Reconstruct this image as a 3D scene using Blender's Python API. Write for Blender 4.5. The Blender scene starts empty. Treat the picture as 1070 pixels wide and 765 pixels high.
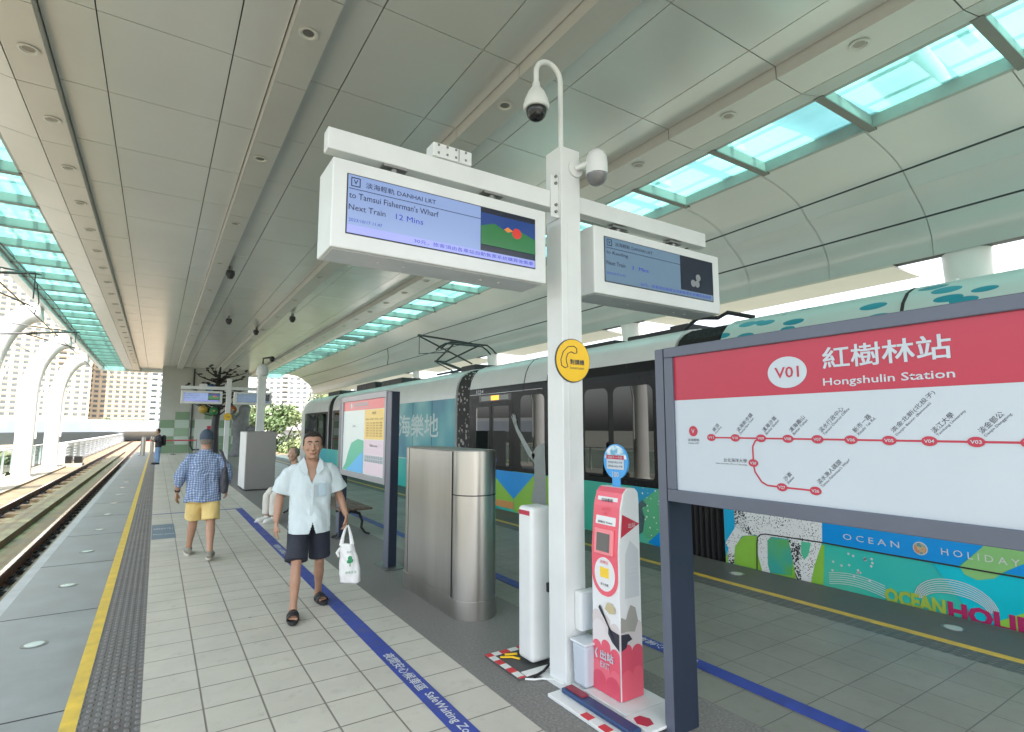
import bpy, bmesh, math, random
from mathutils import Vector, Matrix, noise
random.seed(7)
R = math.radians
SC = bpy.context.scene
COL = SC.collection
# ------------------------------------------------------------------ camera, sky, sun, exposure
cam_d = bpy.data.cameras.new('camera')
cam = bpy.data.objects.new('camera', cam_d); COL.objects.link(cam)
cam_d.sensor_width = 36.0; cam_d.lens = 572.0 / 1070.0 * 36.0
cam_d.clip_start = 0.05; cam_d.clip_end = 3000
cam.location = (0, 0, 1.65)
cam.rotation_euler = (R(90 + 6.48), 0, R(-32.8))
SC.camera = cam

SUN_EL, SUN_AZ = R(60), R(187)          # azimuth clockwise from +Y: the sun stands behind us, to the left
w = bpy.data.worlds.new('World'); SC.world = w; w.use_nodes = True
nt = w.node_tree
sky = nt.nodes.new('ShaderNodeTexSky'); sky.sky_type = 'NISHITA'; sky.sun_disc = False
sky.sun_elevation = SUN_EL; sky.sun_rotation = SUN_AZ
sky.air_density = 1.0; sky.dust_density = 4.0; sky.ozone_density = 1.0
bg = nt.nodes['Background']; bg.inputs['Strength'].default_value = 0.15
hs_ = nt.nodes.new('ShaderNodeHueSaturation'); hs_.inputs['Saturation'].default_value = .42      # thin white cloud over the blue
nt.links.new(sky.outputs[0], hs_.inputs['Color']); nt.links.new(hs_.outputs[0], bg.inputs['Color'])
sd = bpy.data.lights.new('sun', 'SUN'); sd.energy = 2.9; sd.angle = R(0.5); sd.color = (1, .95, .87)
sun = bpy.data.objects.new('sun', sd); COL.objects.link(sun)
dvec = Vector((math.sin(SUN_AZ) * math.cos(SUN_EL), math.cos(SUN_AZ) * math.cos(SUN_EL), math.sin(SUN_EL)))
sun.rotation_euler = (-dvec).to_track_quat('-Z', 'Y').to_euler()
sun.location = (-20, -30, 60)
SC.view_settings.view_transform = 'Standard'; SC.view_settings.look = 'None'
SC.view_settings.exposure = 2.2; SC.view_settings.gamma = 1.0
SC.view_settings.use_curve_mapping = False
SC.render.engine = 'CYCLES'
SC.cycles.use_denoising = True
SC.cycles.max_bounces = 9; SC.cycles.diffuse_bounces = 5; SC.cycles.glossy_bounces = 4
SC.cycles.transparent_max_bounces = 16; SC.cycles.transmission_bounces = 4
SC.cycles.caustics_reflective = False; SC.cycles.caustics_refractive = False
SC.cycles.sample_clamp_indirect = 6.0

# ------------------------------------------------------------------ materials
MATS = {}
def mat(name, col, rough=.5, metal=0., var=0., vscale=3., bump=0., bscale=40., emit=None, estr=1., spec=None, stretch=None):
    if name in MATS: return MATS[name]
    m = bpy.data.materials.new(name); m.use_nodes = True
    t = m.node_tree; b = t.nodes['Principled BSDF']
    b.inputs['Roughness'].default_value = rough; b.inputs['Metallic'].default_value = metal
    if spec is not None: b.inputs['Specular IOR Level'].default_value = spec
    c = (*col, 1) if len(col) == 3 else col
    b.inputs['Base Color'].default_value = c
    geo = None
    def pos(sc):
        nonlocal geo
        if geo is None: geo = t.nodes.new('ShaderNodeNewGeometry')
        if stretch:
            mp = t.nodes.new('ShaderNodeMapping'); mp.inputs['Scale'].default_value = stretch
            t.links.new(geo.outputs['Position'], mp.inputs['Vector']); src = mp.outputs[0]
        else: src = geo.outputs['Position']
        n = t.nodes.new('ShaderNodeTexNoise'); n.inputs['Scale'].default_value = sc; n.inputs['Detail'].default_value = 5
        n.inputs['Roughness'].default_value = .6
        t.links.new(src, n.inputs['Vector']); return n
    if var > 0:
        n = pos(vscale)
        r = t.nodes.new('ShaderNodeMapRange'); r.inputs['From Min'].default_value = .3; r.inputs['From Max'].default_value = .7
        r.inputs['To Min'].default_value = 1 - var; r.inputs['To Max'].default_value = 1 + var
        t.links.new(n.outputs['Fac'], r.inputs['Value'])
        h = t.nodes.new('ShaderNodeVectorMath'); h.operation = 'SCALE'; h.inputs[0].default_value = c[:3]
        t.links.new(r.outputs[0], h.inputs['Scale']); t.links.new(h.outputs[0], b.inputs['Base Color'])
        r2 = t.nodes.new('ShaderNodeMapRange'); r2.inputs['From Min'].default_value = .3; r2.inputs['From Max'].default_value = .7
        r2.inputs['To Min'].default_value = max(.02, rough * (1 - var)); r2.inputs['To Max'].default_value = min(1, rough * (1 + var))
        t.links.new(n.outputs['Fac'], r2.inputs['Value']); t.links.new(r2.outputs[0], b.inputs['Roughness'])
    if bump > 0:
        n = pos(bscale); bp = t.nodes.new('ShaderNodeBump'); bp.inputs['Strength'].default_value = bump; bp.inputs['Distance'].default_value = .01
        t.links.new(n.outputs['Fac'], bp.inputs['Height']); t.links.new(bp.outputs[0], b.inputs['Normal'])
    if emit is not None:
        b.inputs['Emission Color'].default_value = (*emit, 1); b.inputs['Emission Strength'].default_value = estr
    MATS[name] = m
    return m

def link(t, a, b): t.links.new(a, b)

def mat_tiles(name, c1, c2, mortar, x0, y0, tx, ty, ms=.012, rough=.42, grey=.12):
    """square floor tiles laid in world X-Y with joints and a faint stain"""
    m = bpy.data.materials.new(name); m.use_nodes = True; t = m.node_tree; b = t.nodes['Principled BSDF']
    g = t.nodes.new('ShaderNodeNewGeometry')
    mp = t.nodes.new('ShaderNodeMapping'); mp.vector_type = 'POINT'
    mp.inputs['Location'].default_value = (-x0 / tx, -y0 / ty, 0); mp.inputs['Scale'].default_value = (1 / tx, 1 / ty, 1)
    link(t, g.outputs['Position'], mp.inputs['Vector'])
    br = t.nodes.new('ShaderNodeTexBrick'); br.offset = 0; br.squash = 1
    br.inputs['Scale'].default_value = 1; br.inputs['Brick Width'].default_value = 1; br.inputs['Row Height'].default_value = 1
    br.inputs['Mortar Size'].default_value = ms; br.inputs['Mortar Smooth'].default_value = .25; br.inputs['Bias'].default_value = 0
    br.inputs['Color1'].default_value = (*c1, 1); br.inputs['Color2'].default_value = (*c2, 1); br.inputs['Mortar'].default_value = (*mortar, 1)
    link(t, mp.outputs[0], br.inputs['Vector'])
    n = t.nodes.new('ShaderNodeTexNoise'); n.inputs['Scale'].default_value = 1.3; n.inputs['Detail'].default_value = 8; n.inputs['Roughness'].default_value = .65
    link(t, g.outputs['Position'], n.inputs['Vector'])
    r = t.nodes.new('ShaderNodeMapRange'); r.inputs['From Min'].default_value = .3; r.inputs['From Max'].default_value = .7
    r.inputs['To Min'].default_value = 1 - grey; r.inputs['To Max'].default_value = 1 + grey * .6
    link(t, n.outputs['Fac'], r.inputs['Value'])
    n2 = t.nodes.new('ShaderNodeTexNoise'); n2.inputs['Scale'].default_value = 160; n2.inputs['Detail'].default_value = 2
    link(t, g.outputs['Position'], n2.inputs['Vector'])
    r3 = t.nodes.new('ShaderNodeMapRange'); r3.inputs['To Min'].default_value = .9; r3.inputs['To Max'].default_value = 1.1
    link(t, n2.outputs['Fac'], r3.inputs['Value'])
    vo = t.nodes.new('ShaderNodeTexVoronoi'); vo.inputs['Scale'].default_value = 1.7; link(t, g.outputs['Position'], vo.inputs['Vector'])
    gum = t.nodes.new('ShaderNodeMapRange'); gum.inputs['From Min'].default_value = .018; gum.inputs['From Max'].default_value = .034; gum.inputs['To Min'].default_value = .55; link(t, vo.outputs['Distance'], gum.inputs['Value'])
    n5 = t.nodes.new('ShaderNodeTexNoise'); n5.inputs['Scale'].default_value = 7; n5.inputs['Detail'].default_value = 6; n5.inputs['Roughness'].default_value = .7; link(t, g.outputs['Position'], n5.inputs['Vector'])
    sm = t.nodes.new('ShaderNodeMapRange'); sm.inputs['From Min'].default_value = .30; sm.inputs['From Max'].default_value = .44; sm.inputs['To Min'].default_value = .84; link(t, n5.outputs['Fac'], sm.inputs['Value'])
    m0 = t.nodes.new('ShaderNodeMath'); m0.operation = 'MULTIPLY'; link(t, gum.outputs[0], m0.inputs[0]); link(t, sm.outputs[0], m0.inputs[1])
    m1 = t.nodes.new('ShaderNodeMath'); m1.operation = 'MULTIPLY'; link(t, m0.outputs[0], m1.inputs[0]); link(t, r3.outputs[0], m1.inputs[1])
    mu = t.nodes.new('ShaderNodeMath'); mu.operation = 'MULTIPLY'; link(t, r.outputs[0], mu.inputs[0]); link(t, m1.outputs[0], mu.inputs[1])
    v = t.nodes.new('ShaderNodeVectorMath'); v.operation = 'SCALE'
    link(t, br.outputs['Color'], v.inputs[0]); link(t, mu.outputs[0], v.inputs['Scale']); link(t, v.outputs[0], b.inputs['Base Color'])
    rr = t.nodes.new('ShaderNodeMapRange'); rr.inputs['From Min'].default_value = .3; rr.inputs['From Max'].default_value = .7
    rr.inputs['To Min'].default_value = rough * 1.15; rr.inputs['To Max'].default_value = rough * .85
    link(t, n.outputs['Fac'], rr.inputs['Value']); link(t, rr.outputs[0], b.inputs['Roughness'])
    iv = t.nodes.new('ShaderNodeMath'); iv.operation = 'SUBTRACT'; iv.inputs[0].default_value = 1; link(t, br.outputs['Fac'], iv.inputs[1])
    bp = t.nodes.new('ShaderNodeBump'); bp.inputs['Strength'].default_value = .6; bp.inputs['Distance'].default_value = .004
    link(t, iv.outputs[0], bp.inputs['Height']); link(t, bp.outputs[0], b.inputs['Normal'])
    MATS[name] = m; return m

def mat_check(name, base, line1, line2, period):
    """a woven check for a shirt, in the object's own coordinates"""
    m = bpy.data.materials.new(name); m.use_nodes = True; t = m.node_tree; b = t.nodes['Principled BSDF']
    b.inputs['Roughness'].default_value = .9
    tc = t.nodes.new('ShaderNodeTexCoord'); sep = t.nodes.new('ShaderNodeSeparateXYZ'); nz = t.nodes.new('ShaderNodeTexNoise'); nz.inputs['Scale'].default_value = 5; link(t, tc.outputs['Object'], nz.inputs['Vector'])
    sc_ = t.nodes.new('ShaderNodeVectorMath'); sc_.operation = 'SCALE'; sc_.inputs['Scale'].default_value = .09; link(t, nz.outputs['Color'], sc_.inputs[0])
    ad_ = t.nodes.new('ShaderNodeVectorMath'); ad_.operation = 'ADD'; link(t, tc.outputs['Object'], ad_.inputs[0]); link(t, sc_.outputs[0], ad_.inputs[1]); link(t, ad_.outputs[0], sep.inputs[0])
    bp_ = t.nodes.new('ShaderNodeBump'); bp_.inputs['Strength'].default_value = .9; bp_.inputs['Distance'].default_value = .012; n2_ = t.nodes.new('ShaderNodeTexNoise'); n2_.inputs['Scale'].default_value = 12; link(t, tc.outputs['Object'], n2_.inputs['Vector']); link(t, n2_.outputs['Fac'], bp_.inputs['Height']); link(t, bp_.outputs[0], b.inputs['Normal'])
    facs = []
    for ax in ('X', 'Z'):
        a = t.nodes.new('ShaderNodeMath'); a.operation = 'MODULO' if False else 'PINGPONG'; a.inputs[1].default_value = period / 2
        link(t, sep.outputs[ax], a.inputs[0])
        g = t.nodes.new('ShaderNodeMath'); g.operation = 'LESS_THAN'; g.inputs[1].default_value = period * .17; link(t, a.outputs[0], g.inputs[0])
        facs.append(g)
    s = t.nodes.new('ShaderNodeMath'); s.operation = 'ADD'; link(t, facs[0].outputs[0], s.inputs[0]); link(t, facs[1].outputs[0], s.inputs[1])
    d = t.nodes.new('ShaderNodeMath'); d.operation = 'MULTIPLY'; d.inputs[1].default_value = .5; link(t, s.outputs[0], d.inputs[0])
    cr = t.nodes.new('ShaderNodeValToRGB'); cr.color_ramp.interpolation = 'CONSTANT'
    cr.color_ramp.elements[0].color = (*base, 1); cr.color_ramp.elements[1].position = .3; cr.color_ramp.elements[1].color = (*line1, 1)
    e = cr.color_ramp.elements.new(.8); e.color = (*line2, 1)
    link(t, d.outputs[0], cr.inputs[0]); link(t, cr.outputs[0], b.inputs['Base Color'])
    MATS[name] = m; return m

def mat_bumps(name, col, px, py, strength=1.0, rough=.5):
    """tactile paving: rows of little raised studs"""
    m = mat(name, col, rough, 0, .25, 5)
    t = m.node_tree; b = t.nodes['Principled BSDF']
    g = t.nodes.new('ShaderNodeNewGeometry'); sep = t.nodes.new('ShaderNodeSeparateXYZ'); link(t, g.outputs['Position'], sep.inputs[0])
    ss = []
    for ax, p in (('X', px), ('Y', py)):
        a = t.nodes.new('ShaderNodeMath'); a.operation = 'MULTIPLY'; a.inputs[1].default_value = 2 * math.pi / p; link(t, sep.outputs[ax], a.inputs[0])
        s = t.nodes.new('ShaderNodeMath'); s.operation = 'SINE'; link(t, a.outputs[0], s.inputs[0])
        q = t.nodes.new('ShaderNodeMath'); q.operation = 'MULTIPLY_ADD'; q.inputs[1].default_value = .5; q.inputs[2].default_value = .5; link(t, s.outputs[0], q.inputs[0])
        ss.append(q)
    k = t.nodes.new('ShaderNodeMath'); k.operation = 'MULTIPLY'; link(t, ss[0].outputs[0], k.inputs[0]); link(t, ss[1].outputs[0], k.inputs[1])
    st = t.nodes.new('ShaderNodeMapRange'); st.interpolation_type = 'SMOOTHSTEP'; st.inputs['From Min'].default_value = .2; st.inputs['From Max'].default_value = .6
    link(t, k.outputs[0], st.inputs['Value'])
    bp = t.nodes.new('ShaderNodeBump'); bp.inputs['Strength'].default_value = strength; bp.inputs['Distance'].default_value = .006
    link(t, st.outputs[0], bp.inputs['Height']); link(t, bp.outputs[0], b.inputs['Normal'])
    # the worn stud tops are paler
    src = b.inputs['Base Color'].links[0].from_socket
    mx = t.nodes.new('ShaderNodeMix'); mx.data_type = 'RGBA'; link(t, st.outputs[0], mx.inputs['Factor'])
    link(t, src, mx.inputs['A']); mx.inputs['B'].default_value = (*[min(1, c * 1.45) for c in col], 1)
    link(t, mx.outputs['Result'], b.inputs['Base Color'])
    return m

def mat_glass(name, tint, gloss=.12, rough=.03):
    m = bpy.data.materials.new(name); m.use_nodes = True; t = m.node_tree
    for n in list(t.nodes):
        if n.type == 'BSDF_PRINCIPLED': t.nodes.remove(n)
    out = t.nodes['Material Output']
    tr = t.nodes.new('ShaderNodeBsdfTransparent'); tr.inputs['Color'].default_value = (*tint, 1)
    gl = t.nodes.new('ShaderNodeBsdfGlossy'); gl.inputs['Roughness'].default_value = rough; gl.inputs['Color'].default_value = (.9, .95, .95, 1)
    lw = t.nodes.new('ShaderNodeLayerWeight'); lw.inputs['Blend'].default_value = .5
    pw = t.nodes.new('ShaderNodeMath'); pw.operation = 'POWER'; pw.inputs[1].default_value = 4.5; link(t, lw.outputs['Facing'], pw.inputs[0])
    fr = t.nodes.new('ShaderNodeMath'); fr.operation = 'MULTIPLY_ADD'; fr.inputs[1].default_value = .45; fr.inputs[2].default_value = .035; link(t, pw.outputs[0], fr.inputs[0])
    mx = t.nodes.new('ShaderNodeMixShader'); link(t, fr.outputs[0], mx.inputs['Fac']); link(t, tr.outputs[0], mx.inputs[1]); link(t, gl.outputs[0], mx.inputs[2])
    link(t, mx.outputs[0], out.inputs['Surface']); MATS[name] = m; return m

def mat_skyglass(name, tint, body):
    """laminated green roof glass: mostly clear tint, part milky film with dirt bands"""
    m = mat_glass(name, tint); t = m.node_tree; out = t.nodes['Material Output']
    top = out.inputs['Surface'].links[0].from_socket
    tl = t.nodes.new('ShaderNodeBsdfTranslucent'); tl.inputs['Color'].default_value = (*body, 1)
    g = t.nodes.new('ShaderNodeNewGeometry'); n = t.nodes.new('ShaderNodeTexNoise'); n.inputs['Scale'].default_value = .9; n.inputs['Detail'].default_value = 4
    link(t, g.outputs['Position'], n.inputs['Vector'])
    r = t.nodes.new('ShaderNodeMapRange'); r.inputs['From Min'].default_value = .35; r.inputs['From Max'].default_value = .65
    r.inputs['To Min'].default_value = .40; r.inputs['To Max'].default_value = .62; link(t, n.outputs['Fac'], r.inputs['Value'])
    mx = t.nodes.new('ShaderNodeMixShader'); link(t, r.outputs[0], mx.inputs['Fac']); link(t, top, mx.inputs[1]); link(t, tl.outputs[0], mx.inputs[2])
    link(t, mx.outputs[0], out.inputs['Surface']); return m

def mat_spots(name, base, spot, scale, thr, rough=.35, stretch=(1, 1, 1)):
    m = bpy.data.materials.new(name); m.use_nodes = True; t = m.node_tree; b = t.nodes['Principled BSDF']; b.inputs['Roughness'].default_value = rough
    g = t.nodes.new('ShaderNodeNewGeometry'); mp = t.nodes.new('ShaderNodeMapping'); mp.inputs['Scale'].default_value = stretch
    link(t, g.outputs['Position'], mp.inputs['Vector'])
    v = t.nodes.new('ShaderNodeTexVoronoi'); v.inputs['Scale'].default_value = scale; link(t, mp.outputs[0], v.inputs['Vector'])
    n = t.nodes.new('ShaderNodeTexNoise'); n.inputs['Scale'].default_value = scale * .12; link(t, g.outputs['Position'], n.inputs['Vector'])
    ad = t.nodes.new('ShaderNodeMath'); ad.operation = 'MULTIPLY'; ad.inputs[1].default_value = thr * 2; link(t, n.outputs['Fac'], ad.inputs[0])
    l = t.nodes.new('ShaderNodeMath'); l.operation = 'LESS_THAN'; link(t, v.outputs['Distance'], l.inputs[0]); link(t, ad.outputs[0], l.inputs[1])
    mx = t.nodes.new('ShaderNodeMix'); mx.data_type = 'RGBA'; mx.inputs['A'].default_value = (*base, 1); mx.inputs['B'].default_value = (*spot, 1)
    link(t, l.outputs[0], mx.inputs['Factor']); link(t, mx.outputs['Result'], b.inputs['Base Color'])
    MATS[name] = m; return m

def mat_blend(name, ca, cb, cc, scale, rough=.3):
    """printed film whose colour drifts between three inks"""
    m = bpy.data.materials.new(name); m.use_nodes = True; t = m.node_tree; b = t.nodes['Principled BSDF']; b.inputs['Roughness'].default_value = rough
    g = t.nodes.new('ShaderNodeNewGeometry'); n = t.nodes.new('ShaderNodeTexNoise'); n.inputs['Scale'].default_value = scale; n.inputs['Detail'].default_value = 1.5
    link(t, g.outputs['Position'], n.inputs['Vector'])
    cr = t.nodes.new('ShaderNodeValToRGB'); cr.color_ramp.elements[0].position = .36; cr.color_ramp.elements[0].color = (*ca, 1)
    cr.color_ramp.elements[1].position = .64; cr.color_ramp.elements[1].color = (*cc, 1)
    e = cr.color_ramp.elements.new(.5); e.color = (*cb, 1)
    link(t, n.outputs['Fac'], cr.inputs[0]); link(t, cr.outputs[0], b.inputs['Base Color'])
    MATS[name] = m; return m

M = dict(
    white=mat('white_paint', (.68, .70, .695), .35, 0, .06, 2, .03, 30),
    post=mat('slate_paint', (.022, .030, .050), .45, 0, .06, 3, spec=.2),
    postlite=mat('grey_frame_lit_side', (.105, .12, .16), .38, .1, .05, 3),
    steel=mat('brushed_steel', (.46, .445, .42), .31, 1.0, .13, 2.2, .04, 60, stretch=(1, 1, .15)),
    steelflat=mat('steel_plate', (.22, .22, .215), .40, .8, .05, 1),
    dark=mat('dark_metal', (.03, .032, .035), .45, .4, .2, 6),
    black=mat('black_rubber', (.015, .015, .016), .7, 0, .2, 20),
    red=mat('sign_red', (.44, .028, .06), .3, 0, .03, 2),
    signwhite=mat('sign_white', (.49, .55, .61), .25, 0, .02, 2),
    ink=mat('dark_ink', (.05, .055, .07), .5),
    pureblack=mat('black_gloss', (.012, .012, .013), .15),
    yellow=mat('sign_yellow', (.85, .52, .02), .35),
    blue=mat('stripe_blue', (.035, .06, .30), .5, 0, .30, 9),
    navy=mat('navy_plastic', (.02, .05, .14), .4, 0, .15, 6),
    pale=mat('pale_plastic', (.62, .66, .70), .35, 0, .06, 5),
)
M['ceil'] = mat('ceiling_panel', (.63, .635, .62), .24, .25, .03, .5)
M['ceil'].node_tree.nodes['Principled BSDF'].inputs['IOR'].default_value = 1.7
M['ceilbeam'] = mat('ceiling_beam', (.53, .525, .50), .34, .2, .04, .8)
M['ceilwarm'] = mat('ceiling_warm', (.53, .51, .47), .38, .15, .04, .8)
M['soffit'] = mat('soffit_panel', (.53, .54, .53), .30, .15, .03, .6)
M['core'] = mat('roof_core_grey', (.10, .10, .095), .8)
M['rev'] = mat('reveal', (.50, .55, .52), .5, 0, .1, 3)
M['cap'] = mat('bar_cover_grey', (.16, .165, .15), .5, .2, .1, 3)
M['bar'] = mat('skylight_bar', (.30, .32, .30), .45, 0, .1, 3)
M['gap'] = mat('joint_dark', (.03, .03, .028), .8)
M['glassT'] = mat_skyglass('roof_glass', (.36, .72, .67), (.17, .42, .385))
M['clear'] = mat_glass('clear_glass', (.80, .88, .86))
M['wind'] = mat('tinted_window', (.010, .012, .013), .03, 0, 0, spec=.9)
M['wind'].node_tree.nodes['Principled BSDF'].inputs['IOR'].default_value = 1.9

# ------------------------------------------------------------------ mesh building
class MB:
    def __init__(s): s.bm = bmesh.new()
    def face(s, pts):
        vs = [s.bm.verts.new(p) for p in pts]
        try: return s.bm.faces.new(vs)
        except ValueError: return None
    def box(s, x0, x1, y0, y1, z0, z1):
        v = [s.bm.verts.new((x, y, z)) for x in (x0, x1) for y in (y0, y1) for z in (z0, z1)]
        for f in ((0, 1, 3, 2), (4, 6, 7, 5), (0, 4, 5, 1), (2, 3, 7, 6), (0, 2, 6, 4), (1, 5, 7, 3)): s.bm.faces.new([v[i] for i in f])
        return s
    def rings(s, rs, cap=True, close=True):
        vv = [[s.bm.verts.new(p) for p in r] for r in rs]; n = len(rs[0])
        for a, b in zip(vv, vv[1:]):
            for i in range(n if close else n - 1):
                j = (i + 1) % n; s.bm.faces.new((a[i], a[j], b[j], b[i]))
        if cap and close:
            s.bm.faces.new(vv[0][::-1]); s.bm.faces.new(vv[-1])
        return s
    def tube(s, pts, r, n=12, flat=1., ref=None):
        pts = [Vector(p) for p in pts]; k = len(pts)
        rad = r if isinstance(r, (list, tuple)) else [r] * k
        ref = Vector(ref) if ref else None; rs = []; u = None
        for i, p in enumerate(pts):
            t = (pts[min(i + 1, k - 1)] - pts[max(i - 1, 0)])
            t = t.normalized() if t.length > 1e-9 else Vector((0, 0, 1))
            if u is None:
                a = ref if ref else (Vector((1, 0, 0)) if abs(t.x) < .8 else Vector((0, 1, 0)))
                u = (a - t * a.dot(t)).normalized()
            else:
                u = (u - t * u.dot(t)).normalized()
            v = t.cross(u)
            rs.append([p + (u * math.cos(2 * math.pi * q / n) + v * flat * math.sin(2 * math.pi * q / n)) * rad[i] for q in range(n)])
        return s.rings(rs)
    def cyl(s, c, r, z0, z1, n=24, r2=None):
        r2 = r if r2 is None else r2
        return s.rings([[(c[0] + rr * math.cos(2 * math.pi * q / n), c[1] + rr * math.sin(2 * math.pi * q / n), z) for q in range(n)] for rr, z in ((r, z0), (r2, z1))])
    def lathe(s, prof, c, n=24):
        return s.rings([[(c[0] + r * math.cos(2 * math.pi * q / n), c[1] + r * math.sin(2 * math.pi * q / n), c[2] + z) for q in range(n)] for r, z in prof])
    def ellip(s, c, r, n=14, m=9):
        rs = []
        for i in range(m + 1):
            a = -math.pi / 2 + math.pi * i / m
            k = max(math.cos(a), .02)
            rs.append([(c[0] + r[0] * k * math.cos(2 * math.pi * q / n), c[1] + r[1] * k * math.sin(2 * math.pi * q / n), c[2] + r[2] * math.sin(a)) for q in range(n)])
        return s.rings(rs)
    def prism(s, poly, f, d0, d1):
        """extrude a 2-D polygon; f(u, v, d) gives the point"""
        a = [s.bm.verts.new(f(u, v, d0)) for u, v in poly]; b = [s.bm.verts.new(f(u, v, d1)) for u, v in poly]
        n = len(poly)
        s.bm.faces.new(a[::-1]); s.bm.faces.new(b)
        for i in range(n): s.bm.faces.new((a[i], a[(i + 1) % n], b[(i + 1) % n], b[i]))
        return s

def origin_of(o):
    v = Vector((0, 0, 0))
    while o: v = v + o.location; o = o.parent
    return v

def obj(name, mb, m, parent=None, smooth=False, bevel=0, seg=2):
    bm = mb.bm if isinstance(mb, MB) else mb
    bmesh.ops.recalc_face_normals(bm, faces=bm.faces[:])
    if parent:
        off = origin_of(parent)
        bmesh.ops.translate(bm, verts=bm.verts[:], vec=-off)
    me = bpy.data.meshes.new(name); bm.to_mesh(me); bm.free()
    me.materials.append(m)
    o = bpy.data.objects.new(name, me); COL.objects.link(o); o.parent = parent
    if smooth:
        for p in me.polygons: p.use_smooth = True
        try: me.set_sharp_from_angle(angle=R(40))
        except Exception: pass
    if bevel:
        b = o.modifiers.new('bevel', 'BEVEL'); b.width = bevel; b.segments = seg; b.limit_method = 'ANGLE'; b.angle_limit = R(40)
    return o

def tag(o, label=None, cat=None, group=None, kind='thing'):
    if label: o['label'] = label
    if cat: o['category'] = cat
    if group: o['group'] = group
    if kind: o['kind'] = kind
    return o

def thing(name, loc, label, cat, group=None):
    o = bpy.data.objects.new(name, None); COL.objects.link(o); o.location = loc; o.empty_display_size = .1
    return tag(o, label, cat, group)

def copy_tree(o, parent=None):
    c = o.copy(); COL.objects.link(c); c.parent = parent
    for ch in list(o.children): copy_tree(ch, c)
    return c

def text(name, body, h, at, d, up, m, parent, width=None, align='LEFT', bold=0., ext=.0008, valign='MIDDLE'):
    """lettering with cap height h laid on a plane; d = reading direction, up = upward direction"""
    cjk = any(ord(q) > 0x2e80 for q in body); heavy = bold if cjk else 0
    c = bpy.data.curves.new(name, 'FONT'); c.body = body; c.size = 1; c.offset = 0 if cjk else bold; c.align_x = 'LEFT'; c.resolution_u = 2
    t = bpy.data.objects.new(name, c); COL.objects.link(t)
    bpy.context.view_layer.update()
    dg = bpy.context.evaluated_depsgraph_get()
    me = bpy.data.meshes.new_from_object(t.evaluated_get(dg)); bpy.data.objects.remove(t); bpy.data.curves.remove(c)
    bm = bmesh.new(); bm.from_mesh(me); bpy.data.meshes.remove(me)
    xs = [v.co.x for v in bm.verts]; ys = [v.co.y for v in bm.verts]
    if not xs: return None
    x0, x1, y0, y1 = min(xs), max(xs), min(ys), max(ys)
    s = h / (y1 - y0); sx = s if width is None else width / (x1 - x0)
    ox = {'LEFT': x0, 'CENTER': (x0 + x1) / 2, 'RIGHT': x1}[align]
    oy = {'MIDDLE': (y0 + y1) / 2, 'BOTTOM': y0}[valign]
    d = Vector(d).normalized(); up = Vector(up).normalized(); n = d.cross(up); at = Vector(at)
    bmesh.ops.remove_doubles(bm, verts=bm.verts[:], dist=1e-5)
    if heavy:                                  # heavier strokes: the same glyphs laid four times, a hair apart
        bm.verts.index_update(); base_v = [v.co.copy() for v in bm.verts]; base_f = [[v.index for v in f.verts] for f in bm.faces]
        for k, (a, b2) in enumerate(((1, 1), (-1, 1), (1, -1), (-1, -1), (1, 0), (-1, 0))):
            vs = [bm.verts.new((p.x + a * heavy, p.y + b2 * heavy, (k + 1) * .0012)) for p in base_v]
            for f in base_f: bm.faces.new([vs[i] for i in f])
    for v in bm.verts: v.co = at + d * ((v.co.x - ox) * sx) + up * ((v.co.y - oy) * s) + n * (ext + v.co.z * .1)
    return obj(name, bm, m, parent)

def arc(cx, cy, r, a0, a1, n):
    return [(cx + r * math.cos(a0 + (a1 - a0) * i / n), cy + r * math.sin(a0 + (a1 - a0) * i / n)) for i in range(n + 1)]

def sheet(x0, x1, y0, y1, z, th=.02):
    return MB().box(x0, x1, y0, y1, z - th, z)

# ================================================================== SETTING
S = 'structure'
M['tileL'] = mat_tiles('platform_tile', (.52, .495, .43), (.555, .53, .46), (.20, .185, .155), .02, 3.881 - .317 * 60, .3125, .317, ms=.019)
M['tileR_shaded'] = mat_tiles('platform_tile_tram_shade', (.22, .222, .195), (.242, .244, .215), (.12, .12, .11), 2.92, 3.881 - .317 * 60, .3125, .317)  # same tile as on the left, darkened to carry the tram's shade
M['grey'] = mat('edge_strip', (.245, .26, .258), .5, 0, .22, 2.2, .08, 90)
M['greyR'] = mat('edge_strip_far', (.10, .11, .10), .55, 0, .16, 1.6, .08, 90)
M['tact'] = mat_bumps('tactile_paving', (.115, .11, .11), .0485, .075)
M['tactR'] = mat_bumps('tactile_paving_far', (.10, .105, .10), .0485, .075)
M['asph'] = mat('granite_strip', (.185, .18, .17), .6, 0, .55, 60, .3, 160)
M['yl'] = mat('safety_yellow', (.64, .44, .06), .5, 0, .22, 7)
M['kerb'] = mat('kerb_stone', (.40, .42, .42), .6, 0, .15, 5)
M['conc'] = mat('concrete', (.33, .315, .28), .8, 0, .22, 1.3, .2, 20)
M['bed'] = mat('track_concrete', (.19, .145, .09), .9, 0, .45, 1.6, .4, 18)
M['rust'] = mat('rail_rust', (.10, .05, .032), .65, .3, .3, 6)
M['railtop'] = mat('rail_head', (.45, .40, .37), .25, 1.0, .2, 5)
M['grass'] = mat('ground_green', (.145, .15, .12), .95, 0, .4, .05)

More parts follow.
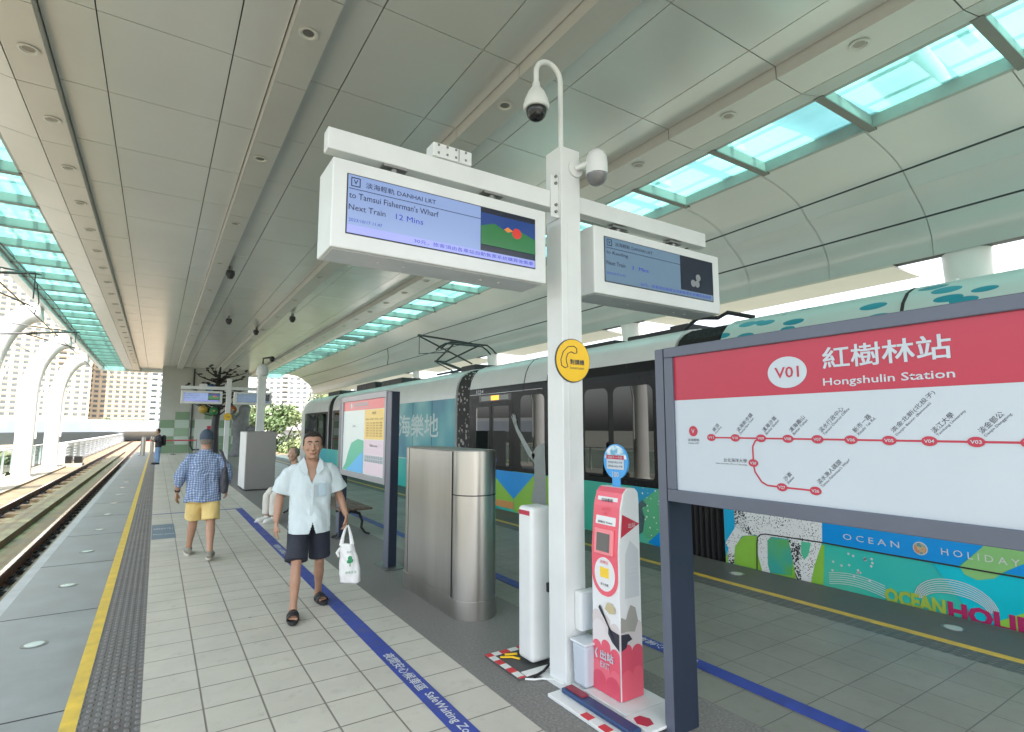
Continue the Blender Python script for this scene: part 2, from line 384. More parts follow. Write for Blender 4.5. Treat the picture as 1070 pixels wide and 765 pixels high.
Y0, Y1 = -4.0, 46.5
tag(obj('ground', MB().box(-1500, 1500, -400, 2500, -9.5, -9.0), M['grass']), kind=S)
tag(obj('platform_slab', MB().box(-1.13, 6.0, Y0, Y1, -1.4, -.021), M['conc']), kind=S)
for nm, a, b, m in (('platform_edge_kerb', -1.16, -1.06, 'kerb'), ('platform_edge_strip', -1.06, -.355, 'grey'), ('yellow_line', -.355, -.275, 'yl'),
                    ('tactile_paving', -.275, .02, 'tact'), ('platform_paving', .02, 1.887, 'tileL'), ('granite_strip', 1.887, 2.92, 'asph'),
                    ('platform_paving', 2.92, 5.0, 'tileR_shaded'), ('tactile_paving', 5.0, 5.23, 'tactR'), ('yellow_line', 5.23, 5.32, 'yl'),
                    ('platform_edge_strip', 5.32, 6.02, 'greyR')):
    tag(obj(nm, sheet(a, b, Y0, Y1, 0), M[m]), kind=S)
# saw joints across the smooth edge strips
j = MB()
for k in range(22):
    y = 2.1 + k * 2.2
    j.box(-1.06, -.356, y, y + .012, .0005, .0016)
tag(obj('edge_strip_joint', j, M['gap']), kind=S)
# blue waiting-zone stripes with their words
for nm, x0, x1 in (('blue_floor_stripe', 1.455, 1.585), ('blue_floor_stripe', 3.245, 3.37)):
    tag(obj(nm, sheet(x0, x1, Y0, 12.72, .0045, .003), M['blue']), kind=S)
tag(obj('blue_floor_line', sheet(.03, 1.585, 12.74, 12.80, .0045, .003), M['blue']), kind=S)
WL = mat('floor_letter_white', (.62, .64, .66), .5)
def stripe_words(y, x, d, up):
    z = .0052
    r = thing('floor_stripe_words', (x, y, z), 'white printed Chinese and English waiting zone words', 'lettering')
    text('lettering', '夜間安心候車區', .075, (x, y, z), d, up, WL, r, width=.66, bold=.01)
    dd = Vector(d)
    text('lettering', 'SafeWaiting Zone', .075, Vector((x, y, z)) + dd * .71, d, up, WL, r, width=.62, bold=.012)
    return r
a = stripe_words(4.05, 1.52, (0, -1, 0), (1, 0, 0)); a['label'] = 'white words on the near blue stripe reading SafeWaiting Zone beside the paving'
a = stripe_words(8.55, 1.52, (0, -1, 0), (1, 0, 0)); a['label'] = 'white words on the near blue stripe beside the walking man with the bag'
a = stripe_words(2.72, 3.307, (0, 1, 0), (-1, 0, 0)); a['label'] = 'white words on the blue stripe seen behind the dark sign post'

# inset platform lights and the blue floor notice
M['lens'] = mat('light_lens', (.48, .54, .52), .2, 0, .05, 9)
def inset(x, y, lab):
    r = thing('inset_light', (x, y, 0), lab, 'floor light', 'round glass lights set in the platform edge')
    obj('rim', MB().cyl((x, y), .085, .0005, .003, 28), M['steelflat'], r)
    obj('lens', MB().cyl((x, y), .062, .003, .006, 28), M['lens'], r)
ords = ['nearest', 'second nearest', 'third nearest', 'fourth nearest', 'fifth nearest', 'sixth nearest', 'seventh nearest', 'eighth nearest', 'ninth nearest', 'tenth nearest']
for k in range(9):
    inset(-.69, 5.695 + 1.9 * k, 'round white light flush in the left platform edge, %s of its row' % ords[k])
for k, (x, y) in enumerate(((5.66, 2.02), (5.66, 4.05), (5.66, 6.1))):
    inset(x, y, 'round glass light in the platform edge along the tram, %s of its row' % ords[k])
r = thing('floor_notice', (.19, 10.65, 0), 'blue square notice stuck on the paving beside the tactile strip', 'floor notice')
obj('sheet', MB().box(.03, .345, 9.95, 11.38, .0005, .004), mat('notice_blue', (.15, .20, .25), .5, 0, .15, 8), r)
text('lettering', '禮讓乘客先下後上', .16, (.05, 10.9, .0045), (1, 0, 0), (0, 1, 0), WL, r, width=.28)
text('lettering', 'Please queue', .16, (.05, 10.35, .0045), (1, 0, 0), (0, 1, 0), WL, r, width=.28)

# ---- tracks
tag(obj('track_bed', MB().box(-5.6, -1.135, Y0, 48, -1.4, -.50), M['bed']), kind=S)
tag(obj('track_bed', MB().box(6.005, 9.6, Y0, 48, -1.4, -.52), M['conc']), kind=S)
tag(obj('track_bed', MB().box(-5.0, 9.4, 48, 140, -2.2, -.52), M['bed']), kind=S)
lb = MB()
lb.box(-2.62, -2.22, Y0, 60, -.4999, -.36)
tag(obj('track_plinth', lb, M['bed']), kind=S)
lb = MB(); lb.box(-1.50, -1.137, Y0, 47, -.4999, -.44)
tag(obj('track_walkway', lb, mat('walkway', (.22, .20, .14), .85, 0, .3, 2)), kind=S)
stain = MB()
for k in range(26):
    y = 4 + k * 1.55 + random.uniform(-.3, .3)
    stain.box(-2.98, -2.70, y, y + random.uniform(.35, .8), -.4995, -.42)
tag(obj('sleeper_blocks', stain, mat('sleeper', (.24, .17, .10), .85, 0, .35, 3)), kind=S)
clipm = None
def rail(x, lab):
    global clipm
    r = thing('rail', (x, 20, -.5), lab, 'rail', 'running rails of the left track')
    prof = [(-.07, -.499), (.07, -.499), (.07, -.485), (.012, -.465), (.012, -.345), (.035, -.335), (.035, -.3), (-.035, -.3), (-.035, -.335), (-.012, -.345), (-.012, -.465), (-.07, -.485)]
    obj('web', MB().prism([(x + u, v) for u, v in prof], lambda u, v, d: (u, d, v), Y0, 110), M['rust'], r)
    obj('rail_head', MB().box(x - .03, x + .03, Y0, 110, -.2995, -.2975), M['railtop'], r)
    first = None
    for k in range(56):
        y = 3 + k * .62
        if first is None:
            c = MB(); c.box(x - .16, x - .045, y - .09, y + .09, -.4985, -.445); c.box(x + .045, x + .16, y - .09, y + .09, -.4985, -.445)
            c.tube([(x + .10, y - .06, -.44), (x + .13, y, -.40), (x + .05, y + .05, -.43)], .014, 6)
            first = obj('rail_clip', c, M['dark'], r)
        else:
            o = first.copy(); COL.objects.link(o); o.location = (0, k * .62, 0)
rail(-1.66, 'rust brown rail with black clips next to the platform edge')
rail(-3.12, 'rust brown rail on the far side of the left track below the white columns')
tag(obj('track_edge_beam', MB().box(-5.4, -4.1, Y0, 48, -.4995, -.42), mat('edge_beam', (.28, .25, .20), .85, 0, .3, 2)), kind=S)

# ================================================================== STATION CANOPY
canopy = thing('station_canopy', (2.3, 20, 5.8), 'long silver panelled station roof with green glass strips over the platform', 'canopy')
ZC = 5.8; ROW = 1.586; YR0 = 8.065 - ROW * 8; NR = 32; YE = YR0 + NR * ROW
def panel_run(mb, x0, x1, z0, z1, gap=.012, th=.03, k0=0, k1=NR, jitter=.0016):
    for k in range(k0, k1):
        a, b = YR0 + k * ROW + gap / 2, YR0 + (k + 1) * ROW - gap / 2
        q = [random.uniform(-jitter, jitter) for _ in range(4)]
        xa, xb = x0 + gap / 2, x1 - gap / 2
        lo = [(xa, a, z0 + q[0]), (xb, a, z1 + q[1]), (xb, b, z1 + q[2]), (xa, b, z0 + q[3])]
        hi = [(x, y, z + th) for x, y, z in lo]
        v = [mb.bm.verts.new(p) for p in lo + hi]
        for f in ((0, 1, 2, 3), (7, 6, 5, 4), (0, 4, 5, 1), (1, 5, 6, 2), (2, 6, 7, 3), (3, 7, 4, 0)): mb.bm.faces.new([v[i] for i in f])
xs = [-1.24, -.765, .46, .89, None, 1.255, 1.64, 2.775, 3.245, None, 3.61, 3.99, 5.25, 5.75]
mb = MB()
for a, b in zip(xs, xs[1:]):
    if a is not None and b is not None: panel_run(mb, a, b, ZC, ZC)
obj('ceiling_panels', mb, M['ceil'], canopy)
obj('ceiling_backing', MB().box(-2.06, 6.7, YR0, YE, ZC + .05, ZC + .45), M['gap'], canopy)
for x0, x1 in ((.89, 1.255), (3.245, 3.61)):
    mb = MB(); panel_run(mb, x0, x1, ZC - .15, ZC - .15, th=.19)
    obj('ceiling_beam', mb, M['ceilbeam'], canopy)
mb = MB(); panel_run(mb, -1.62, -1.24, ZC - .15, ZC - .15, th=.19); panel_run(mb, -2.09, -1.62, ZC - .06, ZC - .15, th=.08)
obj('ceiling_border', mb, M['ceilwarm'], canopy)
mb = MB(); panel_run(mb, 5.75, 6.28, ZC - .15, ZC - .15, th=.19); panel_run(mb, 6.28, 6.70, ZC - .15, ZC - .04, th=.08)
obj('ceiling_border', mb, M['ceilbeam'], canopy)
# recessed downlights
dl = None
def downlight(x, y):
    global dl
    if dl is None:
        z = ZC - .15
        prof = [(.095, -.002), (.10, -.012), (.075, -.016), (.066, -.004), (.064, .012), (.001, .012)]
        dl = obj('downlight', MB().lathe(prof, (x, y, z), 28), mat('downlight_white', (.55, .54, .50), .4), canopy, smooth=True); dl['base'] = 0
        dl['x0'], dl['y0'] = x, y
        inner = obj('lamp_reflector', MB().cyl((x, y), .055, z - .003, z + .008, 24), mat('downlight_inner', (.22, .21, .19), .3, .6), dl)
    else:
        o = copy_tree(dl, canopy); o.location = (x - dl['x0'], y - dl['y0'], 0)
for k in range(24): downlight(-1.39, 7.31 - ROW * 2 + ROW * k)
for k in range(9): downlight(1.05, 5.46 + 2 * ROW * k * .98)
for k in range(9): downlight(3.40, 5.44 + 2 * ROW * k * .98)
for k in range(24): downlight(5.94, 2.5 + ROW * k * .995)
# green glass strips, with their bars and reveals
def skylight(x0, x1, y_bar0, rev):
    f = MB()
    f.box(x0 - .01, x0 + .05, YR0, YE, ZC - .03, ZC + .17); f.box(x1 - .05, x1 + .02, YR0, YE, ZC - .03, ZC + .17)
    k = 0; y = y_bar0 - ROW * 8
    while y < YE:
        if y > YR0: f.box(x0 + .05, x1 - .05, y - .03, y + .03, ZC - .02, ZC + .139)
        y += ROW
    obj('skylight_frame', f, M['bar'], canopy)
    y = y_bar0 - ROW * 8; fc = None
    while y < YE:
        if y > YR0:
            if fc is None: fc = obj('bar_cover', MB().box(x0 - .03, x1 + .03, y - .055, y + .055, ZC - .05, ZC - .031), M['cap'], canopy); fy = y
            else: o = fc.copy(); COL.objects.link(o); o.location = (0, y - fy, 0)
        y += ROW
    g = MB(); g.face([(x0 + .05, YR0, ZC + .14), (x1 - .05, YR0, ZC + .14), (x1 - .05, YE, ZC + .14), (x0 + .05, YE, ZC + .14)])
    obj('skylight_glass', g, M['glassT'], canopy)
    g = MB()
    y = y_bar0 - ROW * 8
    while y < YE:
        if y > YR0:
            g.box(x0, x1, y + .35, y + .47, ZC + .50, ZC + .62)
        y += ROW
    for q in (.3, .72): g.box(x0 + (x1 - x0) * q - .04, x0 + (x1 - x0) * q + .04, YR0, YE, ZC + .62, ZC + .70)
    obj('purlin_frame', g, M['white'], canopy)
    g = MB()
    y = y_bar0 - ROW * 8; k = 0
    while y < YE:                               # overlapping outer glass louvres
        if y > YR0:
            for q in range(2):
                ya = y + q * ROW / 2
                g.face([(x0, ya, ZC + .72), (x1, ya, ZC + .72), (x1, ya + ROW / 2 - .1, ZC + .86), (x0, ya + ROW / 2 - .1, ZC + .86)])
        y += ROW
    obj('glass_louvres', g, mat_glass('louvre_glass', (.80, .95, .93)) if 'louvre_glass' not in MATS else MATS['louvre_glass'], canopy)
skylight(-3.30, -2.09, 11.51, 0)
skylight(6.72, 8.08, 3.326, 0)
# outer edges: white edge tube on the left, curved soffit on the right
mb = MB(); mb.box(-3.52, -3.31, YR0, YE, ZC - .16, ZC + .5)
obj('fascia', mb, M['white'], canopy)
sof = [(8.10, 5.80), (8.60, 5.73), (9.06, 5.61), (9.29, 5.48), (9.48, 5.31), (9.74, 5.14), (9.95, 4.92), (10.04, 4.76), (10.09, 4.60), (10.08, 4.34)]
def sheet_strip(mb, prof, k0, k1, gap=.010):
    for k in range(k0, k1):
        a, b = 3.43 + (k) * ROW * 1.0 + gap / 2, 3.43 + (k + 1) * ROW - gap / 2
        va = [mb.bm.verts.new((x, a, z)) for x, z in prof]; vb = [mb.bm.verts.new((x, b, z)) for x, z in prof]
        for i in range(len(prof) - 1): mb.bm.faces.new((va[i], va[i + 1], vb[i + 1], vb[i]))
def smoothprof(p, n=4):
    out = []
    for i in range(len(p) - 1):
        p0 = p[max(i - 1, 0)]; p1 = p[i]; p2 = p[i + 1]; p3 = p[min(i + 2, len(p) - 1)]
        for q in range(n):
            t = q / n
            out.append(tuple(.5 * ((2 * b) + (-a + c) * t + (2 * a - 5 * b + 4 * c - d) * t * t + (-a + 3 * b - 3 * c + d) * t ** 3) for a, b, c, d in zip(p0, p1, p2, p3)))
    return out + [p[-1]]
for seg in (sof[0:5], sof[4:8], sof[7:10]):
    mb = MB(); sp = smoothprof(seg); sp = [(x, z) for x, z in sp]
    sheet_strip(mb, sp, -7, 26)
    o = obj('soffit_panel', mb, M['soffit'], canopy, smooth=True)
    so = o.modifiers.new('thickness', 'SOLIDIFY'); so.thickness = .02; so.offset = 0; so.use_rim = False
    o.location = (0, 0, 0)
mb = MB(); mb.prism([(x + .03, z + .05) for x, z in sof] + [(10.35, 4.36), (10.32, 4.8), (10.1, 5.2), (9.7, 5.6), (9.2, 5.85), (8.6, 5.98), (8.13, 6.02)], lambda u, v, d: (u, d, v), -7.5, 44.4)
obj('roof_core', mb, M['core'], canopy)
mb = MB()
for a, b in ((-8, 2.2), (4.0, 9.5), (11.1, 16.6), (18.2, 23.7), (25.3, 44.4)): mb.box(10.06, 11.16, a, b, 4.30, 4.335)
obj('fascia_soffit', mb, mat('pale_soffit', (.66, .62, .55), .5, 0, .06, 1), canopy)
obj('roof_deck', MB().box(-2.08, 6.7, YR0, YE, ZC + .46, ZC + .62), M['white'], canopy)
obj('end_fascia', MB().box(-3.5, 8.1, YE, YE + .25, ZC - .22, ZC + .6), M['white'], canopy)

# white tubular arches that carry the roof
M['tube'] = mat('tube_white', (.78, .78, .77), .45, 0, .06, 1.2)
def arch(side, y, lab):
    X = -4.72 if side < 0 else 10.62
    r = thing('arch_column', (X, y, -.5), lab, 'arch column', 'white tubular arches carrying the roof')
    s = 1 if side < 0 else -1
    if side < 0:
        z1, z2, run = 2.9, 5.50, 1.26
        pts = [(X, y, -.6), (X, y, 1.4), (X, y, 2.6)] + [(X + run * (1 - math.cos(R(q))) , y, z1 + (z2 - z1) * math.sin(R(q))) for q in range(8, 89, 8)] + [(X + run + .0, y, z2 + .005)]
        rr = .32
    else:
        pts = [(X, y, -.6), (X, y, 2.0), (X, y, 3.3)] + [(X - 1.9 * (1 - math.cos(R(q))), y, 3.3 + 3.4 * math.sin(R(q))) for q in range(10, 91, 10)] + [(X - 3.4, y, 7.0), (X - 6, y, 7.5)]
        rr = .36
    obj('tube', MB().tube(pts, rr, 28), M['tube'], r, smooth=True)
    mb = MB(); mb.cyl((X, y), rr + .10, -.598, -.44, 28); mb.cyl((X, y), rr + .04, -.44, -.40, 28)
    obj('base_plate', mb, M['tube'], r)
    obj('drain_pipe', MB().tube([(X + s * (rr + .03), y + .05, 1.2), (X + s * (rr + .03), y + .05, 2.9), (X + s * (rr + .09), y + .05, 3.2), (X + s * (rr + .25), y + .05, 3.9)], .035, 8), M['white'], r)
for y, lab in ((16.4, 'white tubular arch column at the left edge of the near roof'), (23.7, 'white tubular arch column left of the overhead wire bracket'), (31.0, 'thick white tubular arch column with the glass railing at its foot'), (38.3, 'more distant white tubular arch column left of the track')):
    arch(-1, y, lab)
for y, lab in ((3.1, 'white tubular arch column behind the near tram roof at the right'), (10.3, 'white tubular arch column behind the tram between the two displays'), (17.4, 'white tubular arch column behind the pantograph'), (24.5, 'white tubular arch column behind the far tram roof'), (31.6, 'white tubular arch column behind the tram nose')):
    arch(1, y, lab)

# end wall with green checkered tiles
WY = 43.4
wallr = thing('end_wall', (2.7, WY, 0), 'pale end wall of the platform with green checkered tiles low down', 'wall')
obj('wall_slab', MB().box(.10, 5.35, WY, WY + .3, -.02, ZC + .05), mat('wall_pale', (.40, .41, .38), .5, 0, .08, 1), wallr)
gt = [mat('wall_tile_dark', (.17, .27, .17), .3), mat('wall_tile_mid', (.25, .36, .25), .3), mat('wall_tile_pale', (.42, .52, .46), .3)]
tm = [MB(), MB(), MB()]
for i in range(6):
    for k in range(5):
        q = (i + k) % 2
        idx = (0 if k < 1 or q else 2) if not (i == 1 and k == 2) else 1
        if k == 4 and i % 2 == 0: continue
        tm[idx].box(.13 + i * .86, .13 + (i + 1) * .86 - .03, WY - .02, WY - .001, .02 + k * .55, .02 + (k + 1) * .55 - .02)
for b, m in zip(tm, gt):
    if len(b.bm.verts): obj('tile_field', b, m, wallr)
obj('pipe', MB().tube([(1.95, WY - .08, 5.7), (1.95, WY - .08, .5), (2.1, WY - .08, .2), (2.5, WY - .08, .2)], .05, 8), M['dark'], wallr)
obj('door', MB().box(2.15, 3.5, WY - .06, WY - .021, .0, 2.25), mat('door_pale', (.50, .54, .52), .4), wallr)
obj('notice', MB().box(2.9, 3.2, WY - .075, WY - .061, 1.25, 1.8), M['red'], wallr)

# ================================================================== DISPLAY GANTRY
def emis(name, c, s=1.): 
    return mat(name, tuple(q * .3 for q in c), .15, emit=c, estr=s * .42)
SCR = emis('screen_blue', (.25, .35, .62), .42); SCRB = emis('screen_dim', (.13, .21, .30), .42)
DKS = emis('screen_dark', (.008, .012, .03), .4); VID1 = emis('video_green', (.02, .14, .04), .5); VID2 = emis('video_blue', (.01, .04, .18), .5)
VIDR = emis('video_red', (.5, .03, .02), .5); VIDO = emis('video_orange', (.55, .2, .03), .5); SINK = emis('screen_ink', (.012, .012, .05), .3); SBL = emis('screen_ink_blue', (.02, .03, .40), .5)
SBAR = emis('screen_bar', (.32, .36, .80), .42); SGREY = emis('screen_grey', (.25, .27, .28), .3)
def display(root_loc, x0, x1, y0, y1, z0, z1, lab, screen, lines, video, sx, bulb=True, grp=None):
    r = thing('passenger_display', root_loc, lab, 'display board', grp)
    obj('housing', MB().box(x0, x1, y0, y1, z0, z1), M['white'], r, bevel=.008)
    mb = MB(); mb.box(x0 + .02, x1 - .02, y0 + .03, y1 - .03, z0 - .004, z0 + .002)
    for q in (.22, .33, .7, .8): mb.cyl((x0 + (x1 - x0) * q, (y0 + y1) / 2), .012, z0 - .009, z0 - .004, 10)
    obj('bottom_plate', mb, M['pale'], r)
    a, b, lo, hi, sp = sx
    f = MB(); f.box(a - .006, b + .006, y0 - .003, y0 + .02, lo - .006, hi + .006); obj('screen_frame', f, M['dark'], r)
    scr = obj('screen', MB().box(a, b, y0 - .006, y0 - .0035, lo, hi), screen, r)
    vd = obj('video_panel', MB().box(sp, b, y0 - .0085, y0 - .0062, lo + .05, hi), DKS, r)
    obj('ticker_bar', MB().box(a, b, y0 - .0085, y0 - .0062, lo, lo + .046), SBAR if screen is SCR else SCRB, r)
    e = y0 - .009
    for body, h, x, z, m, wd in lines:
        text('lettering', body, h, (x, e, z), (1, 0, 0), (0, 0, 1), m, r, width=wd)
    if video: video(r, e, sp, b, lo, hi)
    return r
def vid_a(r, e, sp, b, lo, hi):
    obj('video_image', MB().box(sp, b, e - .002, e - .0005, lo + .17, hi - .035), VID2, r)
    g = MB(); pts = [(sp, lo + .09), (b, lo + .09), (b, lo + .19), (sp + .3, lo + .225), (sp + .2, lo + .20), (sp + .1, lo + .24), (sp, lo + .21)]
    g.prism(pts, lambda u, v, d: (u, d, v), e - .0035, e - .0022); obj('video_image', g, VID1, r)
    g = MB(); g.prism(arc(sp + .27, lo + .205, .035, 0, 2 * math.pi, 16)[:-1], lambda u, v, d: (u, d, v), e - .0048, e - .0038); obj('video_image', g, VIDR, r)
    g = MB(); g.prism([(sp + .17, lo + .215), (sp + .20, lo + .235), (sp + .24, lo + .215), (sp + .20, lo + .20)], lambda u, v, d: (u, d, v), e - .0048, e - .0038); obj('video_image', g, VIDO, r)
def vid_b(r, e, sp, b, lo, hi):
    for x, z in ((.20, .12), (.15, .12), (.215, .175)):
        g = MB(); g.prism(arc(sp + x, lo + z, .03, 0, 2 * math.pi, 14)[:-1], lambda u, v, d: (u, d, v), e - .002, e - .0005); obj('video_image', g, SGREY, r)
GP = 'passenger displays hung under the white crossbeam'
def logo_v(r, x, z, s, e, m):
    g = MB()
    for q in ((x, x + s, z, z + s * .09), (x, x + s, z + s * .91, z + s), (x, x + s * .09, z, z + s), (x + s * .91, x + s, z, z + s)):
        g.box(q[0], q[1], e - .001, e, q[2], q[3])
    obj('line_emblem', g, m, r)
    text('lettering', 'V', s * .5, (x + s / 2, e, z + s / 2), (1, 0, 0), (0, 0, 1), m, r, align='CENTER', bold=.02)
PLX0, PLX1, PLY0, PLY1 = 2.311, 2.487, 2.944, 3.122
def gantry(lab):
    r = thing('display_post', (2.4, 3.03, 0), lab, 'display post')
    obj('post', MB().box(PLX0, PLX1, PLY0, PLY1, 0, 3.67), M['white'], r, bevel=.006)
    mb = MB(); mb.box(PLX0 - .05, PLX1 + .05, PLY0 - .05, PLY1 + .05, 0, .012); obj('base_plate', mb, M['white'], r)
    obj('crossbeam', MB().box(.70, PLX0 - .002, 2.975, 3.065, 3.20, 3.325), M['white'], r, bevel=.005)
    obj('crossbeam', MB().box(PLX1 + .002, 3.93, 2.975, 3.065, 3.215, 3.34), M['white'], r, bevel=.005)
    mb = MB()
    for z in (3.24, 3.29, 3.42, 3.47):
        pass
    mb.box(PLX0 - .008, PLX0 - .001, 2.952, 3.11, 3.13, 3.47); mb.box(PLX0 - .075, PLX0 - .008, 2.962, 2.972, 3.13, 3.44)
    pl = obj('bracket_plate', mb, M['white'], r, bevel=.003)
    for z in (3.17, 3.22, 3.38, 3.43): obj('bolt', MB().tube([(PLX0 - .035, 2.95, z), (PLX0 - .035, 2.964, z)], .011, 10), M['steelflat'], pl)
    for x in (1.10, 1.78, 2.92, 3.55):
        mb = MB(); mb.box(x - .075, x + .075, 2.98, 3.06, 3.185, 3.202); mb.cyl((x, 3.02), .03, 3.12, 3.19, 14)
        obj('hanger', mb, M['steelflat'], r)
    jb = obj('junction_box', MB().box(1.33, 1.60, 2.96, 3.07, 3.326, 3.415), M['white'], r, bevel=.006)
    obj('box_joint', MB().box(1.505, 1.508, 2.956, 2.96, 3.33, 3.41), M['steelflat'], jb)
    for x in (1.36, 1.42, 1.48, 1.55):
        for z in (3.345, 3.395): obj('box_screw', MB().box(x, x + .012, 2.955, 2.96, z, z + .012), M['steelflat'], jb)
    obj('cable_trunking', MB().box(PLX0 + .05, PLX0 + .055, 2.94, 2.944, 1.3, 3.1), M['white'], r)
    return r
G1 = gantry('white square post carrying the two large displays and cameras near the exit reader')
D1 = display((1.44, 3.08, 2.62), .722, 2.165, 2.93, 3.225, 2.625, 3.135, 'large white display with a bright blue screen reading Next Train 12 Mins', SCR, [
    ('淡海輕軌 DANHAI LRT', .034, .905, 3.008, SINK, .43), ('to Tamsui Fisherman\'s Wharf', .036, .813, 2.934, SINK, .54),
    ('Next Train', .033, .813, 2.865, SINK, .21), ('12 Mins', .033, 1.085, 2.865, SBL, .17), ('2023/10/17 11:47', .018, .815, 2.792, SBL, .19),
    ('30元，旅客須由各車站自動售票系統購買後乘車', .026, 1.20, 2.743, SBL, .85)], vid_a, (.807, 2.067, 2.718, 3.052, 1.648))
logo_v(D1, .822, 2.985, .052, 2.9205, SINK)
obj('screen_rule', MB().box(.809, 1.646, 2.9195, 2.9205, 2.9695, 2.9725), SINK, D1)
D2 = display((3.32, 3.08, 2.62), 2.60, 4.03, 2.93, 3.225, 2.625, 3.135, 'large white display with a dimmer grey blue screen right of the white post', SCRB, [
    ('淡海輕軌 DANHAI LRT', .030, 2.80, 3.02, SINK, .40), ('to Kanding', .032, 2.712, 2.945, SINK, .22),
    ('Next Train', .030, 2.712, 2.868, SINK, .19), ('3   Mins', .030, 2.97, 2.868, SBL, .18), ('2023/10/17 11:47', .016, 2.712, 2.79, SBL, .19),
    ('30元，旅客須由各車站自動售票系統購買後乘車', .026, 3.06, 2.752, SBL, .84)], vid_b, (2.703, 3.935, 2.727, 3.062, 3.525))
logo_v(D2, 2.718, 2.998, .05, 2.9205, SINK)
obj('screen_rule', MB().box(2.706, 3.523, 2.9195, 2.9205, 2.980, 2.983), SINK, D2)

# dome cameras on the post
c = thing('dome_camera', (2.40, 3.03, 3.67), 'white dome camera hanging from a curved pipe on top of the post', 'security camera')
pts = [(2.375, 3.02, 3.665), (2.375, 3.02, 4.22)] + [(2.265 + .11 * math.cos(a), 3.02 - .0 , 4.22 + .11 * math.sin(a)) for a in [R(q) for q in range(15, 181, 15)]] + [(2.155, 3.02, 4.12)]
obj('pipe', MB().tube(pts, .019, 12), M['white'], c, smooth=True)
obj('camera_body', MB().lathe([(.001, .19), (.026, .185), (.03, .15), (.06, .11), (.085, .05), (.088, .02), (.094, .015), (.094, -.01), (.085, -.02), (.001, -.02)], (2.155, 3.02, 3.95), 28), M['white'], c, smooth=True)
obj('lens_dome', MB().lathe([(.074, -.022), (.074, -.04), (.066, -.07), (.045, -.095), (.02, -.106), (.001, -.108)], (2.155, 3.02, 3.95), 24), M['pureblack'], c, smooth=True)
c = thing('dome_camera', (2.60, 2.9, 3.55), 'white capsule camera with a grey dome bolted to the side of the post', 'security camera')
obj('wall_mount', MB().tube([(2.44, 2.943, 3.52), (2.44, 2.928, 3.52)], .062, 20), M['white'], c, smooth=True)
obj('arm', MB().tube([(2.44, 2.93, 3.52), (2.47, 2.87, 3.535), (2.52, 2.85, 3.55)], .02, 10), M['white'], c, smooth=True)
obj('camera_body', MB().lathe([(.001, .135), (.03, .13), (.06, .105), (.075, .07), (.078, .03), (.078, .001), (.079, 0), (.079, -.06), (.001, -.06)], (2.55, 2.83, 3.52), 28), M['white'], c, smooth=True)
obj('lens_dome', MB().lathe([(.073, -.061), (.07, -.09), (.052, -.12), (.028, -.135), (.001, -.14)], (2.55, 2.83, 3.52), 24), mat('dome_grey', (.16, .16, .165), .15), c, smooth=True)

# yellow round intercom sign
c = thing('intercom_sign', (2.39, 2.94, 2.05), 'round yellow intercom sign with a telephone handset on the white post', 'sign')
def disc_y(cx, cz, rx, rz, y0, y1, n=36): return MB().prism([(cx + rx * math.cos(2 * math.pi * i / n), cz + rz * math.sin(2 * math.pi * i / n)) for i in range(n)], lambda u, v, d: (u, d, v), y0, y1)
obj('rim', disc_y(2.392, 2.115, .152, .152, 2.932, 2.9425), M['ink'], c)
obj('disc', disc_y(2.392, 2.115, .146, .146, 2.928, 2.9318), M['yellow'], c)
hs = [(-.075, -.055), (-.105, -.04), (-.11, .0), (-.09, .055), (-.045, .095), (.005, .10), (.03, .085), (.03, .055), (.005, .05), (-.02, .06), (-.05, .045), (-.065, .01), (-.06, -.02), (-.05, -.045)]
g = MB(); g.tube([(2.392 + u, 2.926, 2.115 + v) for u, v in hs + hs[:1]], .003, 6); obj('handset_outline', g, M['ink'], c)
text('lettering', '對講機', .036, (2.425, 2.9275, 2.105), (1, 0, 0), (0, 0, 1), M['ink'], c, align='CENTER', width=.125, bold=.02)
text('lettering', 'Intercom', .02, (2.425, 2.9275, 2.065), (1, 0, 0), (0, 0, 1), M['ink'], c, align='CENTER', width=.12)
# little boxes on the post and at its foot
c = thing('junction_box', (2.44, 2.94, .5), 'small white box screwed to the lower front of the white post', 'junction box')
obj('box_body', MB().box(2.385, 2.535, 2.875, 2.942, .34, .585), M['white'], c, bevel=.01); obj('lid', MB().box(2.39, 2.53, 2.868, 2.8745, .345, .58), M['pale'], c, bevel=.003)
c = thing('plastic_bin', (2.36, 2.84, .03), 'small pale plastic bin at the foot of the post beside the exit reader', 'bin')
pr = [(2.33, 2.77), (2.47, 2.77), (2.47, 2.91), (2.33, 2.91)]
obj('bin_body', MB().rings([[(2.40 + (x - 2.40) * k, 2.84 + (y - 2.84) * k, z) for x, y in pr] for k, z in ((.88, .035), (.97, .26), (1.0, .29))]), mat('bin_plastic', (.50, .55, .62), .35), c, bevel=.02, seg=3)
obj('lid', MB().box(2.322, 2.478, 2.762, 2.918, .291, .305), M['pale'], c, bevel=.006)

# ================================================================== WHITE BOX WITH ITS TAPED BASE
M['tapew'] = mat('tape_white', (.72, .72, .70), .5, 0, .1, 9); M['taper'] = mat('tape_red', (.60, .04, .05), .5, 0, .1, 9)
c = thing('equipment_cabinet', (2.37, 3.37, 0), 'tall narrow white equipment box standing just behind the white post', 'equipment box')
obj('body', MB().box(2.265, 2.45, 3.26, 3.44, .035, 1.09), M['white'], c, bevel=.03, seg=4)
obj('label_plate', MB().box(2.2635, 2.2648, 3.285, 3.42, 1.03, 1.062), M['red'], c)
g = MB(); g.tube([(2.40, 3.255, .55), (2.42, 3.22, .5), (2.41, 3.22, .25), (2.40, 3.2, .06), (2.30, 3.17, .02), (2.2, 3.14, .015)], .009, 8); obj('cable', g, M['black'], c)
g = MB(); g.box(2.39, 2.43, 3.235, 3.2595, .50, .56); obj('plug', g, M['dark'], c)
